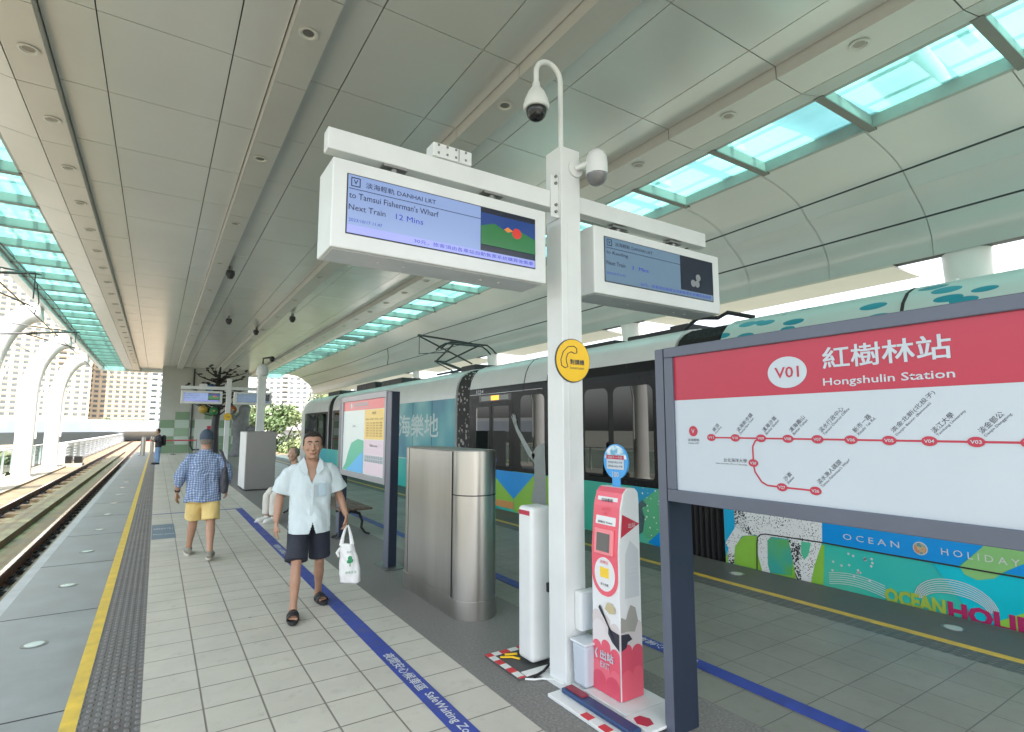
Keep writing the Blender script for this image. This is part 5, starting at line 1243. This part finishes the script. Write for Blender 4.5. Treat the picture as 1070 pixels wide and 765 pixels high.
# shorts
SHORTS = mat('shorts_navy', (.014, .018, .032), .8, 0, .2, 6, .9, 14)
sb = MB()
sb.rings([ell((0, .01, z), rx, ry, 24) for z, rx, ry in ((.72, .165, .12), (.80, .165, .118), (.88, .155, .11))])
for k in (-1, 1):
    kn = Vector(KN[k]); hp = Vector((k * .085, .005, .80)); sb.tube([hp + Vector((0, 0, .04)), hp, hp.lerp(kn, .5), hp.lerp(kn, .93)], [.092, .096, .094, .098], 20, flat=1.05)
sho = obj('shorts', sb, SHORTS, man); remesh(sho, .009, 3, .008, 9)
# sandals
for k in (-1, 1):
    ak = Vector(AK[k]); t = Vector((-.03, -1, 0)) if k < 0 else Vector((.22, -1, 0)); t.normalize(); sx = Vector((-t.y, t.x, 0)); c0 = Vector((ak.x, ak.y, 0))
    out_ = []
    for i in range(24):
        a = 2 * math.pi * i / 24; u = .075 + .15 * math.cos(a); v = .052 * math.sin(a) * (.88 + .12 * math.cos(a))
        out_.append((u, v))
    sd_ = obj('sandal', MB().prism(out_, lambda u, v, d: tuple(c0 + t * u + sx * v + Vector((0, 0, d))), .002, .030), M['black'], man, bevel=.006)
    for u0, wv in ((.07, .032), (.135, .028)):
        g = MB()
        rr = []
        for a in [R(x) for x in range(0, 181, 15)]:
            rr.append([tuple(c0 + t * (u0 + du) + sx * (.052 * math.cos(a)) + Vector((0, 0, .028 + .058 * math.sin(a) * (1.0 if u0 < .1 else .85)))) for du in (-wv, wv)])
        g.rings(rr, cap=False, close=False); o = obj('strap', g, M['black'], sd_, smooth=True); q = o.modifiers.new('leather', 'SOLIDIFY'); q.thickness = .007
man.location = (1.245, 5.42, 0); man.rotation_euler = (0, 0, R(-9))
# white carrier bag in his left hand
BAG = mat('bag_white', (.74, .75, .75), .4, 0, .05, 6)
bag = thing('carrier_bag', (0, 0, 0), 'thin white plastic carrier bag with green print in the walking man\'s hand', 'bag')
g = MB()
tp = (.335, -.075, .735)
g.rings([ell((tp[0] + dx, tp[1] - .0, z), rx, ry, 22, R(-12), 0) for z, rx, ry, dx in ((.215, .07, .030, .045), (.225, .094, .048, .045), (.30, .100, .055, .038), (.42, .088, .050, .024), (.52, .072, .040, .012), (.575, .062, .030, .006))])
bo = obj('bag_body', g, BAG, bag); remesh(bo, .006, 3, .012, 15)
g = MB()
for k in (-1, 1):
    g.tube([(tp[0] + k * .050, tp[1] - .005, .56), (tp[0] + k * .036, tp[1], .64), (tp[0] + k * .018, tp[1], .71), (tp[0] + k * .006, tp[1], .742)], [.020, .015, .010, .008], 8, flat=.5)
g.tube([(tp[0] - .06, tp[1] - .01, .54), (tp[0] - .085, tp[1] - .01, .50), (tp[0] - .07, tp[1] - .01, .46)], [.01, .016, .008], 8, .5)
ho = obj('handles', g, BAG, bag, smooth=True)
GP_ = mat('bag_green', (.03, .28, .12), .5)
g = MB(); yb_ = tp[1] - .066
for cx_, cz_, rr in ((.362, .45, .020), (.372, .425, .020), (.352, .42, .018)): g.ellip((cx_, yb_ + .012, cz_), (rr, .006, rr), 12, 8)
g.box(.360, .368, yb_ + .006, yb_ + .014, .375, .41)
obj('green_print', g, GP_, bag)
text('lettering', '綠色生活', .022, (.372, yb_ - .004, .325), (1, 0, 0), (0, 0, 1), GP_, bag, align='CENTER', width=.10)
text('lettering', 'SHOP', .016, (.352, yb_ + .010, .505), (1, 0, 0), (0, 0, 1), M['ink'], bag, align='CENTER', width=.04)
bag.location = man.location; bag.rotation_euler = man.rotation_euler

# ---- the man in the checked shirt, seen from behind (faces +Y: built facing -Y and turned)
m2 = thing('person', (0, 0, 0), 'man in blue checked shirt, cap and yellow shorts walking away', 'person')
b = MB(); HC2 = (0, -.02, 1.505); head(b, HC2)
b.tube([(0, .02, 1.27), (0, .015, 1.34), (0, -.01, 1.42)], [.075, .06, .056], 16)
b.rings([ell((0, .015, z), rx, ry, 22) for z, rx, ry in ((.74, .14, .10), (.95, .145, .10), (1.18, .16, .105), (1.26, .15, .09), (1.31, .085, .065))])
KN2 = {-1: (-.105, .09, .45), 1: (.10, -.13, .46)}; AK2 = {-1: (-.12, .30, .115), 1: (.14, -.22, .085)}
for k in (-1, 1):
    kn, ak = Vector(KN2[k]), Vector(AK2[k]); hp = Vector((k * .085, 0, .82))
    b.tube([hp, hp.lerp(kn, .5), kn, kn.lerp(ak, .3), kn.lerp(ak, .75), ak, ak - Vector((0, 0, .04))], [.088, .075, .053, .055, .037, .035, .036], 16)
ELB2 = {-1: (-.27, .03, 1.03), 1: (.275, .04, 1.03)}; WR2 = {-1: (-.26, -.10, .85), 1: (.30, -.06, .82)}
for k in (-1, 1):
    s_, e_, w_ = Vector(SHO[k]), Vector(ELB2[k]), Vector(WR2[k]); b.tube([s_, s_.lerp(e_, .5), e_, e_.lerp(w_, .3), w_], [.052, .045, .039, .04, .027], 14)
    hand(b, WR2[k], (k * .05, -.25, -1), (-k * .3, -1, 0), (-k * .9, .3, 0), .5, .98)
bo = obj('body', b, SKIN, m2); remesh(bo, .007, 4)
CHK = mat_check('checked_cloth', (.11, .17, .33), (.22, .29, .42), (.46, .51, .58), .030)
sb = MB()
sb.rings([ell((0, .02, z), rx, ry, 26) for z, rx, ry in ((.71, .205, .150), (.82, .203, .148), (.98, .198, .138), (1.14, .200, .130), (1.235, .195, .115), (1.295, .14, .09), (1.335, .08, .07))])
for k in (-1, 1):
    s_, e_, w_ = Vector(SHO[k]), Vector(ELB2[k]), Vector(WR2[k]); sb.tube([s_ + Vector((-k * .08, 0, .004)), s_ + Vector((-k * .01, 0, -.012)), s_.lerp(e_, .5), e_, e_.lerp(w_, .55)], [.05, .062, .070, .068, .056], 16)
sh2 = obj('shirt', sb, CHK, m2); remesh(sh2, .008, 3, .022, 8)
obj('collar', MB().rings([ell((0, .012, z), rx, ry, 20) for z, rx, ry in ((1.325, .082, .075), (1.375, .068, .066), (1.372, .060, .058), (1.33, .06, .06))]), CHK, sh2, smooth=True)
sb = MB(); sb.rings([ell((0, .01, z), rx, ry, 24) for z, rx, ry in ((.70, .175, .13), (.80, .172, .125), (.88, .155, .11))])
for k in (-1, 1):
    kn = Vector(KN2[k]); hp = Vector((k * .085, .005, .80)); sb.tube([hp + Vector((0, 0, .04)), hp, hp.lerp(kn, .5), hp.lerp(kn, .92)], [.10, .108, .104, .106], 20)
s2 = obj('shorts', sb, mat('shorts_yellow', (.66, .50, .20), .8, 0, .08, 6, .9, 13), m2); remesh(s2, .009, 3, .009, 9)
CAP = mat('cap_navy', (.035, .055, .085), .7, 0, .15, 20)
hx, hy, hz = HC2
cpo = obj('cap', MB().rings([ell((hx, hy + .004, hz + dz), rx, ry, 26) for dz, rx, ry in ((-.005, .082, .099), (.03, .084, .102), (.07, .079, .096), (.105, .060, .074), (.130, .030, .038), (.134, .006, .008))]), CAP, m2, smooth=True)
obj('brim', MB().rings([ell((hx, hy - .075, hz + .0), .072, .095, 22, 0, -.02), ell((hx, hy - .075, hz + .008), .072, .095, 22, 0, -.02)]), CAP, cpo, smooth=True)
obj('hair', MB().rings([ell((hx, hy + .012, hz + dz), rx, ry, 22) for dz, rx, ry in ((-.062, .064, .078), (-.03, .076, .090), (.0, .078, .094))]), HAIRG, m2, smooth=True)
SHOE = mat('shoe_grey', (.20, .19, .16), .7, 0, .5, 30); SOLE = mat('sole_pale', (.45, .42, .36), .6)
def shoes(root, AKd, dirs, m, sole):
    for k in (-1, 1):
        ak = Vector(AKd[k]); t = Vector(dirs[k]).normalized(); sx = Vector((-t.y, t.x, 0)); c0 = Vector((ak.x, ak.y, max(0, ak.z - .09)))
        g = MB(); g.tube([c0 - t * .055 + Vector((0, 0, .05)), c0 + Vector((0, 0, .055)), c0 + t * .07 + Vector((0, 0, .045)), c0 + t * .15 + Vector((0, 0, .035)), c0 + t * .19 + Vector((0, 0, .03))], [.034, .043, .045, .046, .026], 16, flat=.85, ref=sx)
        g.tube([c0 + Vector((0, 0, .05)), c0 + Vector((0, 0, .10))], [.044, .042], 14)
        s_ = obj('shoe', g, m, root); remesh(s_, .006, 4)
        out_ = [(.07 + .145 * math.cos(R(q)), .047 * math.sin(R(q))) for q in range(0, 360, 15)]
        obj('sole', MB().prism(out_, lambda u, v, d: tuple(c0 + t * u + sx * v + Vector((0, 0, d))), .001, .024), sole, s_, bevel=.005)
shoes(m2, AK2, {-1: (-.1, -1, 0), 1: (.12, -1, 0)}, SHOE, SOLE)
g = MB(); g.tube([(-.20 * 1, -.0, 1.32), (-.05, .135, 1.20), (.14, .12, 1.04)], .014, 8, .5)
DBAG = mat('bag_charcoal', (.06, .06, .075), .8, 0, .25, 9)
wt = obj('wristwatch', MB().tube([Vector(WR2[1]).lerp(Vector(ELB2[1]), .12), Vector(WR2[1]).lerp(Vector(ELB2[1]), .22)], .033, 14), M['black'], m2)
m2.location = (.56, 8.3, 0); m2.rotation_euler = (0, 0, R(180 - 6))
bg2 = thing('shoulder_bag', (0, 0, 0), 'slouchy dark grey cloth bag hanging from the shoulder of the man in the checked shirt', 'bag')
g = MB(); g.rings([ell((-.235, .03 + dy, z), rx, ry, 18) for z, rx, ry, dy in ((.80, .035, .10, .0), (.82, .052, .13, .0), (.95, .056, .135, 0), (1.08, .045, .11, 0), (1.16, .03, .06, 0))])
bb = obj('bag_body', g, DBAG, bg2); remesh(bb, .008, 3, .014, 10)
g = MB(); g.tube([(-.24, -.04, 1.10), (-.235, -.05, 1.2), (-.19, -.04, 1.335), (-.165, .03, 1.365), (-.19, .09, 1.33), (-.235, .10, 1.2), (-.24, .09, 1.10)], .013, 8, .6); obj('strap', g, DBAG, bg2, smooth=True)
bg2.location = m2.location; bg2.rotation_euler = m2.rotation_euler

# ---- far person waiting with a black backpack
m3 = thing('person', (0, 0, 0), 'distant person in jeans with a black backpack looking down by the yellow line', 'person')
b = MB(); HC3 = (0, -.05, 1.50); head(b, HC3); b.tube([(0, .0, 1.27), (0, -.03, 1.42)], [.07, .055], 12)
b.rings([ell((0, .0, z), rx, ry, 16) for z, rx, ry in ((.8, .14, .10), (1.2, .15, .1), (1.31, .08, .06))])
for k in (-1, 1): b.tube([(k * .085, 0, .8), (k * .10, .0, .1), (k * .10, 0, .06)], [.08, .04, .04], 12); b.tube([(k * .18, .0, 1.27), (k * .24, -.0, 1.04), (k * .08, -.25, 1.10)], [.05, .04, .027], 12); hand(b, (k * .08, -.25, 1.10), (-k * .4, -1, .2), (0, 0, 1), (-k, 0, 0), .6)
bo = obj('body', b, SKIN2, m3); remesh(bo, .009, 4)
b = MB(); b.rings([ell((0, .0, z), rx, ry, 20) for z, rx, ry in ((.78, .18, .13), (1.0, .18, .125), (1.2, .19, .12), (1.30, .11, .085), (1.34, .07, .07))])
for k in (-1, 1): b.tube([(k * .15, 0, 1.27), (k * .2, 0, 1.24), (k * .25, 0, 1.03), (k * .12, -.2, 1.09)], [.06, .07, .06, .045], 14)
bo = obj('jacket', b, mat('jacket_black', (.02, .022, .03), .8, 0, .2, 6), m3); remesh(bo, .011, 3, .01, 8)
b = MB(); b.rings([ell((0, 0, z), .16, .115, 18) for z in (.74, .86)])
for k in (-1, 1): b.tube([(k * .08, 0, .82), (k * .10, -.01, .45), (k * .105, .0, .07)], [.095, .075, .062], 14)
bo = obj('jeans', b, mat('jeans_blue', (.16, .26, .42), .8, 0, .2, 8), m3); remesh(bo, .011, 3, .008, 9)
obj('hair', MB().rings([ell((0, -.035, 1.50 + dz), rx, ry, 20) for dz, rx, ry in ((-.06, .068, .07), (.0, .08, .088), (.06, .08, .092), (.11, .055, .065), (.132, .02, .03))]), HAIR, m3, smooth=True)
shoes(m3, {-1: (-.105, 0, .09), 1: (.105, 0, .09)}, {-1: (-.1, -1, 0), 1: (.1, -1, 0)}, M['black'], M['black'])
m3.location = (.10, 30.3, 0); m3.rotation_euler = (0, 0, R(-70))
bk = thing('backpack', (0, 0, 0), 'black backpack worn by the distant person in jeans', 'backpack')
g = MB(); g.rings([ell((0, .21, z), rx, ry, 16) for z, rx, ry in ((.84, .10, .05), (.88, .15, .09), (1.1, .155, .10), (1.27, .13, .085), (1.33, .06, .04))])
bb = obj('bag_body', g, M['black'], bk); 
bk.rotation_euler = (0, 0, R(-70)); bk.location = (.10, 30.3, 0)

# ---- seated person, mostly hidden behind the walking man
m4 = thing('person', (0, 0, 0), 'seated person in dark top and white trousers on the bench behind the walking man', 'person')
b = MB(); HC4 = (0, -.02, 1.17); head(b, HC4); b.tube([(0, .03, .95), (0, .0, 1.08)], [.07, .055], 12)
b.rings([ell((0, .04, z), rx, ry, 16) for z, rx, ry in ((.45, .15, .11), (.85, .155, .1), (.96, .08, .06))])
for k in (-1, 1):
    b.tube([(k * .09, .02, .50), (k * .11, -.40, .50), (k * .11, -.42, .10), (k * .11, -.42, .06)], [.08, .058, .042, .04], 12)
    b.tube([(k * .17, .03, .92), (k * .22, .02, .68), (k * .10, -.22, .60)], [.05, .04, .03], 12); hand(b, (k * .10, -.22, .60), (-k * .3, -1, -.1), (-k, 0, .2), (0, 0, -1), .4)
bo = obj('body', b, SKIN2, m4); remesh(bo, .008, 4)
b = MB(); b.rings([ell((0, .04, z), rx, ry, 18) for z, rx, ry in ((.45, .19, .14), (.7, .18, .13), (.88, .185, .115), (.96, .10, .08), (1.0, .07, .065))])
for k in (-1, 1): b.tube([(k * .14, .03, .92), (k * .18, .03, .88), (k * .22, .02, .72)], [.06, .07, .066], 12)
bo = obj('shirt', b, mat('top_dark', (.03, .03, .04), .8), m4); remesh(bo, .010, 3, .01, 8)
b = MB(); b.rings([ell((0, .03, z), .17, .13, 16) for z in (.44, .56)])
for k in (-1, 1): b.tube([(k * .09, .02, .51), (k * .11, -.38, .51), (k * .115, -.42, .46), (k * .115, -.42, .13)], [.095, .085, .08, .075], 14)
bo = obj('trousers', b, mat('trousers_white', (.62, .60, .54), .8, 0, .06, 6), m4); remesh(bo, .010, 3, .01, 9)
obj('hair', MB().rings([ell((0, .0, 1.17 + dz), rx, ry, 18) for dz, rx, ry in ((-.04, .072, .078), (.02, .078, .092), (.08, .074, .09), (.12, .04, .05))]), HAIRG, m4, smooth=True)
shoes(m4, {-1: (-.11, -.42, .09), 1: (.11, -.42, .09)}, {-1: (-.1, -1, 0), 1: (.1, -1, 0)}, mat('shoe_white', (.66, .66, .64), .6), mat('sole_white', (.6, .6, .58), .6))
m4.location = (2.18, 10.85, 0); m4.rotation_euler = (0, 0, R(-70))

# ---- benches
WOOD = mat('bench_slat', (.09, .055, .04), .5, 0, .3, 7)
def bench(x, y, lab):
    r = thing('bench', (x, y, 0), lab, 'bench', 'slatted benches on the granite strip')
    for k in range(6): obj('seat_slat', MB().box(x - .25 + k * .085, x - .25 + k * .085 + .07, y - .85, y + .85, .42, .45), WOOD, r, bevel=.006)
    for q in (-.6, .6):
        for s_ in (-1, 1):
            g = MB(); g.tube([(x, y + q, .38), (x + s_ * .12, y + q, .34), (x + s_ * .17, y + q, .22), (x + s_ * .16, y + q, .12), (x + s_ * .22, y + q, .04), (x + s_ * .29, y + q, .015)], [.03, .028, .026, .024, .022, .02], 8, .8); obj('leg', g, M['black'], r, smooth=True)
        obj('cross_bar', MB().box(x - .24, x + .24, y + q - .025, y + q + .025, .385, .418), M['black'], r)
bench(2.60, 9.2, 'dark slatted bench seen under the map board'); bench(2.46, 11.0, 'dark slatted bench that the person in white trousers sits on')

# ================================================================== FAR END: SCULPTURE, BARRIER
sc = thing('tree_sculpture', (2.9, 37, 0), 'dark bare tree sculpture with bright coloured birds and a grey figure at the far wall', 'sculpture')
rnd = random.Random(3)
g = MB(); g.tube([(2.9, 37, 0), (2.88, 37, 1.5), (2.95, 37, 3.0), (2.9, 37, 4.2), (3.0, 37, 5.3)], [.28, .22, .20, .14, .05], 10); obj('trunk', g, M['dark'], sc, smooth=True)
lf = MB()
for k in range(46):
    h = 2.3 + rnd.random() * 2.6; a = rnd.uniform(0, 2 * math.pi); L = rnd.uniform(.7, 1.9) * (1.0 if h > 3.6 else .8)
    p = Vector((2.92, 37, h)); pts = [p]; dv = Vector((math.cos(a), math.sin(a) * .6, rnd.uniform(-.05, .5)))
    for j in range(4): p = p + dv * L / 4; dv += Vector((rnd.uniform(-.2, .2), rnd.uniform(-.2, .2), rnd.uniform(0, .25))); pts.append(p)
    lf.tube(pts, [.06, .05, .04, .03, .015], 6)
    for j in range(5):
        q = pts[rnd.randint(1, 4)] + Vector((rnd.uniform(-.1, .1), rnd.uniform(-.1, .1), rnd.uniform(0, .15))); lf.ellip(q, (.09, .05, .05), 6, 4)
obj('branches', lf, mat('bronze_dark', (.035, .030, .028), .5, .5, .3, 5), sc, smooth=True)
for x, z, c, nm in ((2.55, 4.0, (.03, .20, .50), 'blue'), (2.2, 2.75, (.36, .25, .04), 'yellow'), (2.75, 2.65, (.03, .18, .06), 'green'), (3.75, 2.75, (.32, .09, .03), 'orange')):
    o = obj('bird', MB().ellip((x, 36.7, z), (.24, .2, .26), 14, 9), mat('bird_' + nm, c, .35), sc, smooth=True)
    obj('beak', MB().cyl((x, 36.48), .05, z - .02, z + .02, 8), M['yellow'], o)
g = MB(); g.rings([ell((4.2 + dx, 36.5, z), rx, ry, 16) for z, rx, ry, dx in ((0, .45, .35, -.1), (.6, .40, .32, 0), (1.3, .42, .33, .02), (1.9, .48, .36, .0), (2.3, .42, .34, .05), (2.55, .30, .28, .15), (2.9, .34, .3, .2), (3.1, .12, .1, .2))])
g.tube([(4.0, 36.4, 2.1), (3.6, 36.3, 2.5), (3.75, 36.3, 2.7)], [.14, .11, .10], 10)
g.ellip((4.9, 36.3, 1.55), (.38, .3, .25)); g.tube([(4.9, 36.3, 1.5), (4.85, 36.3, .8), (4.85, 36.3, 0)], [.1, .12, .16], 10)
st_ = obj('figure', g, mat('statue_grey', (.15, .16, .165), .6, 0, .3, 3), sc); remesh(st_, .03, 5)
bl = thing('rope_barrier', (1.0, 41, 0), 'red belt barrier on thin posts in front of the green tiled wall', 'barrier')
for x in (-.75, .95, 2.2):
    obj('post', MB().tube([(x, 41, 0), (x, 41, .95)], .03, 10), M['steelflat'], bl); obj('foot', MB().cyl((x, 41), .16, 0, .02, 16), M['dark'], bl)
obj('belt', MB().box(-.75, 2.2, 40.985, 41.015, .84, .92), M['red'], bl)
for k, (x, y) in enumerate(((-.62, 40), (-.2, 43))):
    q = thing('bollard', (x, y, 0), 'stainless bollard at the end of the platform edge, %s one' % ('nearer', 'farther')[k], 'bollard', 'bollards at the platform end')
    obj('bollard_body', MB().cyl((x, y), .11, 0, 1.1, 14), M['steel'], q); obj('cap', MB().cyl((x, y), .12, 1.1, 1.15, 14), M['steelflat'], q)
pk2 = thing('banner_post', (5.1, 38.5, 0), 'pink upright banner post beyond the square steel cabinet', 'banner')
obj('banner_panel', MB().box(4.95, 5.45, 38.4, 38.5, 0, 1.5), mat('banner_pink', (.72, .16, .24), .5), pk2); obj('foot', MB().box(4.9, 5.5, 38.3, 38.6, 0, .05), M['dark'], pk2)

# ---- glass railing and noise barrier along the left track
rl = thing('glass_railing', (-4.45, 26, -.3), 'glass railing with pale posts between the white tubular columns', 'railing')
for k in range(21):
    y = 8 + k * 1.75; obj('post', MB().box(-5.32, -5.26, y - .03, y + .03, -.30, .72), M['white'], rl)
    obj('pane', MB().box(-5.30, -5.285, y + .05, y + 1.70, -.22, .66), M['clear'], rl)
obj('handrail', MB().box(-5.34, -5.24, 8, 46, .721, .77), M['white'], rl)
nb = thing('noise_barrier', (-4.6, 80, 0), 'long white slatted barrier wall beside the track beyond the last column', 'barrier wall')
for k in range(26):
    y = 41.5 + k * 3.6; obj('post', MB().box(-4.72, -4.40, y - .12, y + .12, -.6, .72), M['white'], nb)
g = MB()
for q in range(5): g.box(-4.60, -4.55, 41.5, 131.5, -.28 + q * .17, -.18 + q * .17)
obj('slats', g, mat('barrier_grey', (.42, .45, .46), .5, 0, .1, 3), nb); obj('coping', MB().box(-4.75, -4.38, 41.4, 131.6, .721, .80), M['white'], nb); obj('base_wall', MB().box(-4.66, -4.46, 41.4, 131.6, -1.2, -.34), M['white'], nb)
eb = thing('equipment_cabinet', (-3.6, 35, -.5), 'pair of black lineside boxes at the foot of the last white column', 'equipment box')
obj('body', MB().box(-4.2, -3.9, 39.4, 40.0, -.30, .1), M['pureblack'], eb); obj('body', MB().box(-3.8, -3.45, 39.4, 40.0, -.30, .08), M['pureblack'], eb)
g = MB(); g.box(-4.25, -3.4, 39.2, 40.2, -.5, -.301); obj('plinth', g, M['conc'], eb)

# ---- road viaduct
vd = thing('road_viaduct', (-12, 75, 0), 'pale concrete road viaduct crossing behind the white columns', 'viaduct')
def vpt(t): return Vector((-34 + 52 * t, 60 + 95 * t + 18 * t * t, 1.6 - .2 * t))
n = 16; rs = []
for k in range(n + 1):
    p = vpt(k / n); tt = (vpt(min(1, k / n + .01)) - vpt(max(0, k / n - .01))).normalized(); sx = Vector((tt.y, -tt.x, 0))
    rs.append([tuple(p + sx * u + Vector((0, 0, v))) for u, v in ((5, .2), (5.3, 1.0), (5.5, 1.0), (5.5, -.4), (3, -1.9), (-3, -1.9), (-5.5, -.4), (-5.5, 1.0), (-5.3, 1.0), (-5, .2))])
obj('deck', MB().rings(rs), mat('viaduct_grey', (.36, .40, .45), .7, 0, .12, .3), vd)
rs2 = [[tuple(Vector(q) + Vector((0, 0, dz))) for q, dz in ((r_[2], .005), (r_[2], .42), (r_[1], .42), (r_[1], .005))] for r_ in rs]
obj('parapet', MB().rings(rs2), mat('parapet_pale', (.55, .57, .57), .7, 0, .1, .5), vd)
for t in (.12, .40, .68, .93):
    p = vpt(t); obj('pier', MB().box(p.x - 1.3, p.x + 1.3, p.y - 1.0, p.y + 1.0, -9, p.z - 1.91), M['conc'], vd)

# ---- apartment towers
WGL = mat('flat_window', (.10, .115, .12), .3, 0, .3, .8); WFR = mat('flat_frame', (.30, .30, .28), .6)
def tower(cx, cy, wdt, dep, z0, floors, bays, col, lab,  rot=0., fl=3.1, balc=(), fins=True, names='apartment_building', col2=None):
    kf = 2.8; cx, cy, wdt, dep = cx * kf, cy * kf, wdt * kf, dep * kf; floors = int(floors * 2.6); bays = int(bays * 2.0); z0 = -14; balc = [int(q * 2.0) for q in balc]
    r = thing(names, (0, 0, 0), lab, 'building')
    mw = mat('facade_%d_%d' % (int(cx * 10), int(cy)), col, .85, 0, .07, .25); ms = mat('facade_trim_%d_%d' % (int(cx * 10), int(cy)), col2 or tuple(min(.8, c * 1.25) for c in col), .8)
    H = floors * fl; bw = wdt / bays
    obj('wall', MB().box(-wdt / 2, wdt / 2, 0, dep, 0, H), mw, r)
    t_ = MB()
    for k in range(floors + 1): t_.box(-wdt / 2 - .1, wdt / 2 + .1, -.22, -.001, k * fl - .12, k * fl + .12)
    if fins:
        for i in range(bays + 1): t_.box(-wdt / 2 + i * bw - .18, -wdt / 2 + i * bw + .18, -.45, -.221, 0, H + .8)
    obj('trim', t_, ms, r)
    fb = None
    for i in balc:
        x0 = -wdt / 2 + i * bw
        for k in range(min(floors, 24)):
            if fb is None:
                b_ = MB(); b_.box(x0 + .15, x0 + bw - .15, -1.6, -.46, k * fl + .0, k * fl + .15); b_.box(x0 + .15, x0 + bw - .15, -1.72, -1.601, k * fl, k * fl + 1.1)
                fb = obj('balcony', b_, ms, r); bx = x0; bk_ = k
            else:
                o = fb.copy(); COL.objects.link(o); o.location = (x0 - bx, 0, (k - bk_) * fl)
    obj('roof_block', MB().box(-wdt / 4, wdt / 4, dep * .2, dep * .7, H + .001, H + 4), mw, r)
    cnt = 0; first = None; rest = MB()
    for k in range(floors):
        for i in range(bays):
            if i in balc: q = (-wdt / 2 + i * bw + .5, bw - 1.0, .1, 2.3)
            else: q = (-wdt / 2 + i * bw + bw * .22, bw * .56, .95, 1.5)
            x, ww, zo, hh = q
            if cnt < 92:
                if i in balc or first is None or first['hh'] != hh:
                    o = obj('window', MB().box(x, x + ww, -.06, -.002, k * fl + zo, k * fl + zo + hh), WGL, r); o['hh'] = hh; o['x'] = x; o['z'] = k * fl + zo
                    if i not in balc: first = o
                else:
                    o = first.copy(); COL.objects.link(o); o.location = (x - first['x'], 0, k * fl + zo - first['z'])
                cnt += 1
            else: rest.box(x, x + ww, -.06, -.002, k * fl + zo, k * fl + zo + hh)
    if len(rest.bm.verts): o = obj('upper_windows', rest, WGL, r); o['kind'] = 'stuff'
    r.location = (cx, cy, z0); r.rotation_euler = (0, 0, rot)
    return r
tower(-39, 128, 20, 16, -9, 16, 7, (.47, .36, .31), 'pinkish apartment tower at the left edge behind the columns', R(12), balc=(2, 4))
tower(-21.5, 140, 19, 16, -9, 17, 7, (.48, .40, .30), 'cream apartment tower seen between the two white columns', R(8), balc=(1, 5))
tower(-7.5, 155, 13, 16, -9, 17, 5, (.47, .385, .29), 'cream apartment tower above the noise barrier left of the end wall', R(4), balc=(0,))
tower(2.2, 128, 7.5, 14, -9, 15, 3, (.52, .53, .52), 'white balconied apartment tower immediately left of the end wall', R(-3), balc=(0, 2))
tower(34.0, 135, 32, 16, -9, 8, 11, (.46, .44, .40), 'pale apartment block behind the trees right of the white pole', R(-14), balc=(2, 5, 8))
lo = thing('low_building', (24, 70, -9), 'low white building partly hidden behind the tram nose', 'building')
obj('wall', MB().box(13, 26, 66, 74, -9, 1.4), mat('low_white', (.62, .62, .60), .8, 0, .1, .3), lo); obj('roof', MB().box(12.7, 26.3, 65.7, 74.3, 1.401, 1.7), M['white'], lo)
for k in range(5): obj('window', MB().box(14 + k * 2.4, 15.4 + k * 2.4, 65.93, 65.99, -.6, .8), WGL, lo)

# ---- trees: trunk, limbs and a crown of many small leaf clumps
LEAFS = [mat('leaf_%d' % i, c, .6, 0, .4, .9) for i, c in enumerate(((.12, .165, .065), (.085, .13, .05), (.16, .20, .085)))]
BARK = mat('bark', (.09, .065, .045), .9, 0, .3, 4)
def tree(x, y, z0, h, w, mi, lab, seed, leaf=.24, n=4200):
    rn = random.Random(seed); r = thing('tree', (x, y, z0), lab, 'tree', 'trees around the station')
    g = MB(); g.tube([(x, y, z0 - .3), (x + .1, y, z0 + h * .35), (x - .1, y, z0 + h * .8)], [.028 * h, .02 * h, .008 * h], 8)
    cs = []
    for k in range(15):
        a = rn.uniform(0, 2 * math.pi); rr = w * math.sqrt(rn.random()) * .75; cz = z0 + h * rn.uniform(.5, .95)
        c_ = Vector((x + rr * math.cos(a), y + rr * math.sin(a) * .8, cz - rr * .25)); cs.append((c_, rn.uniform(.22, .40) * w))
        s0 = Vector((x, y, z0 + h * rn.uniform(.3, .6))); g.tube([s0, s0.lerp(c_, .6) + Vector((0, 0, .2)), c_], [.009 * h, .006 * h, .002 * h], 5)
    obj('trunk', g, BARK, r)
    bm = bmesh.new()
    for k in range(n):
        c_, rd = rn.choice(cs); v = Vector((rn.gauss(0, 1), rn.gauss(0, 1), rn.gauss(0, 1))).normalized() * rd * rn.random() ** .4; v.z *= .7
        p = c_ + v; s = leaf * rn.uniform(.5, 1.2); nn = Vector((rn.gauss(0, 1), rn.gauss(0, 1), rn.gauss(.5, 1))).normalized(); u = nn.orthogonal().normalized(); t = nn.cross(u)
        vs = [bm.verts.new(p + u * a + t * b2) for a, b2 in ((-s, 0), (-.2 * s, .45 * s), (s, .1 * s), (0, -.5 * s))]
        bm.faces.new(vs)
    obj('crown', bm, LEAFS[mi], r)
for i, (x, y, h, w_, mi, lab) in enumerate(((10.2, 62, 14.8, 4.2, 0, 'leafy tree right of the white pole, in front of the pale block'), (13.6, 58, 14.6, 4.2, 2, 'bright leafy tree above the pink banner, left of the tram nose'), (16.5, 60, 14.4, 3.8, 1, 'darker leafy tree directly behind the tram nose'), (12.0, 52, 11.2, 3.6, 2, 'low light green tree under the taller trees by the pink banner'), (8.4, 56, 13.6, 3.2, 1, 'dark leafy tree behind the white pole'),
    (-14.5, 58, 9.3, 3.2, 2, 'light green tree below the viaduct left of the first white column'), (-11.0, 60, 9.0, 2.6, 0, 'green tree below the viaduct between the white columns'), (-8.0, 120, 12.6, 3.2, 1, 'small round tree in front of the cream tower by the barrier'), (-18, 52, 8.6, 3.0, 0, 'green tree beneath the viaduct at the left picture edge'))):
    tree(x, y, -9, h, w_, mi, lab, 20 + i)
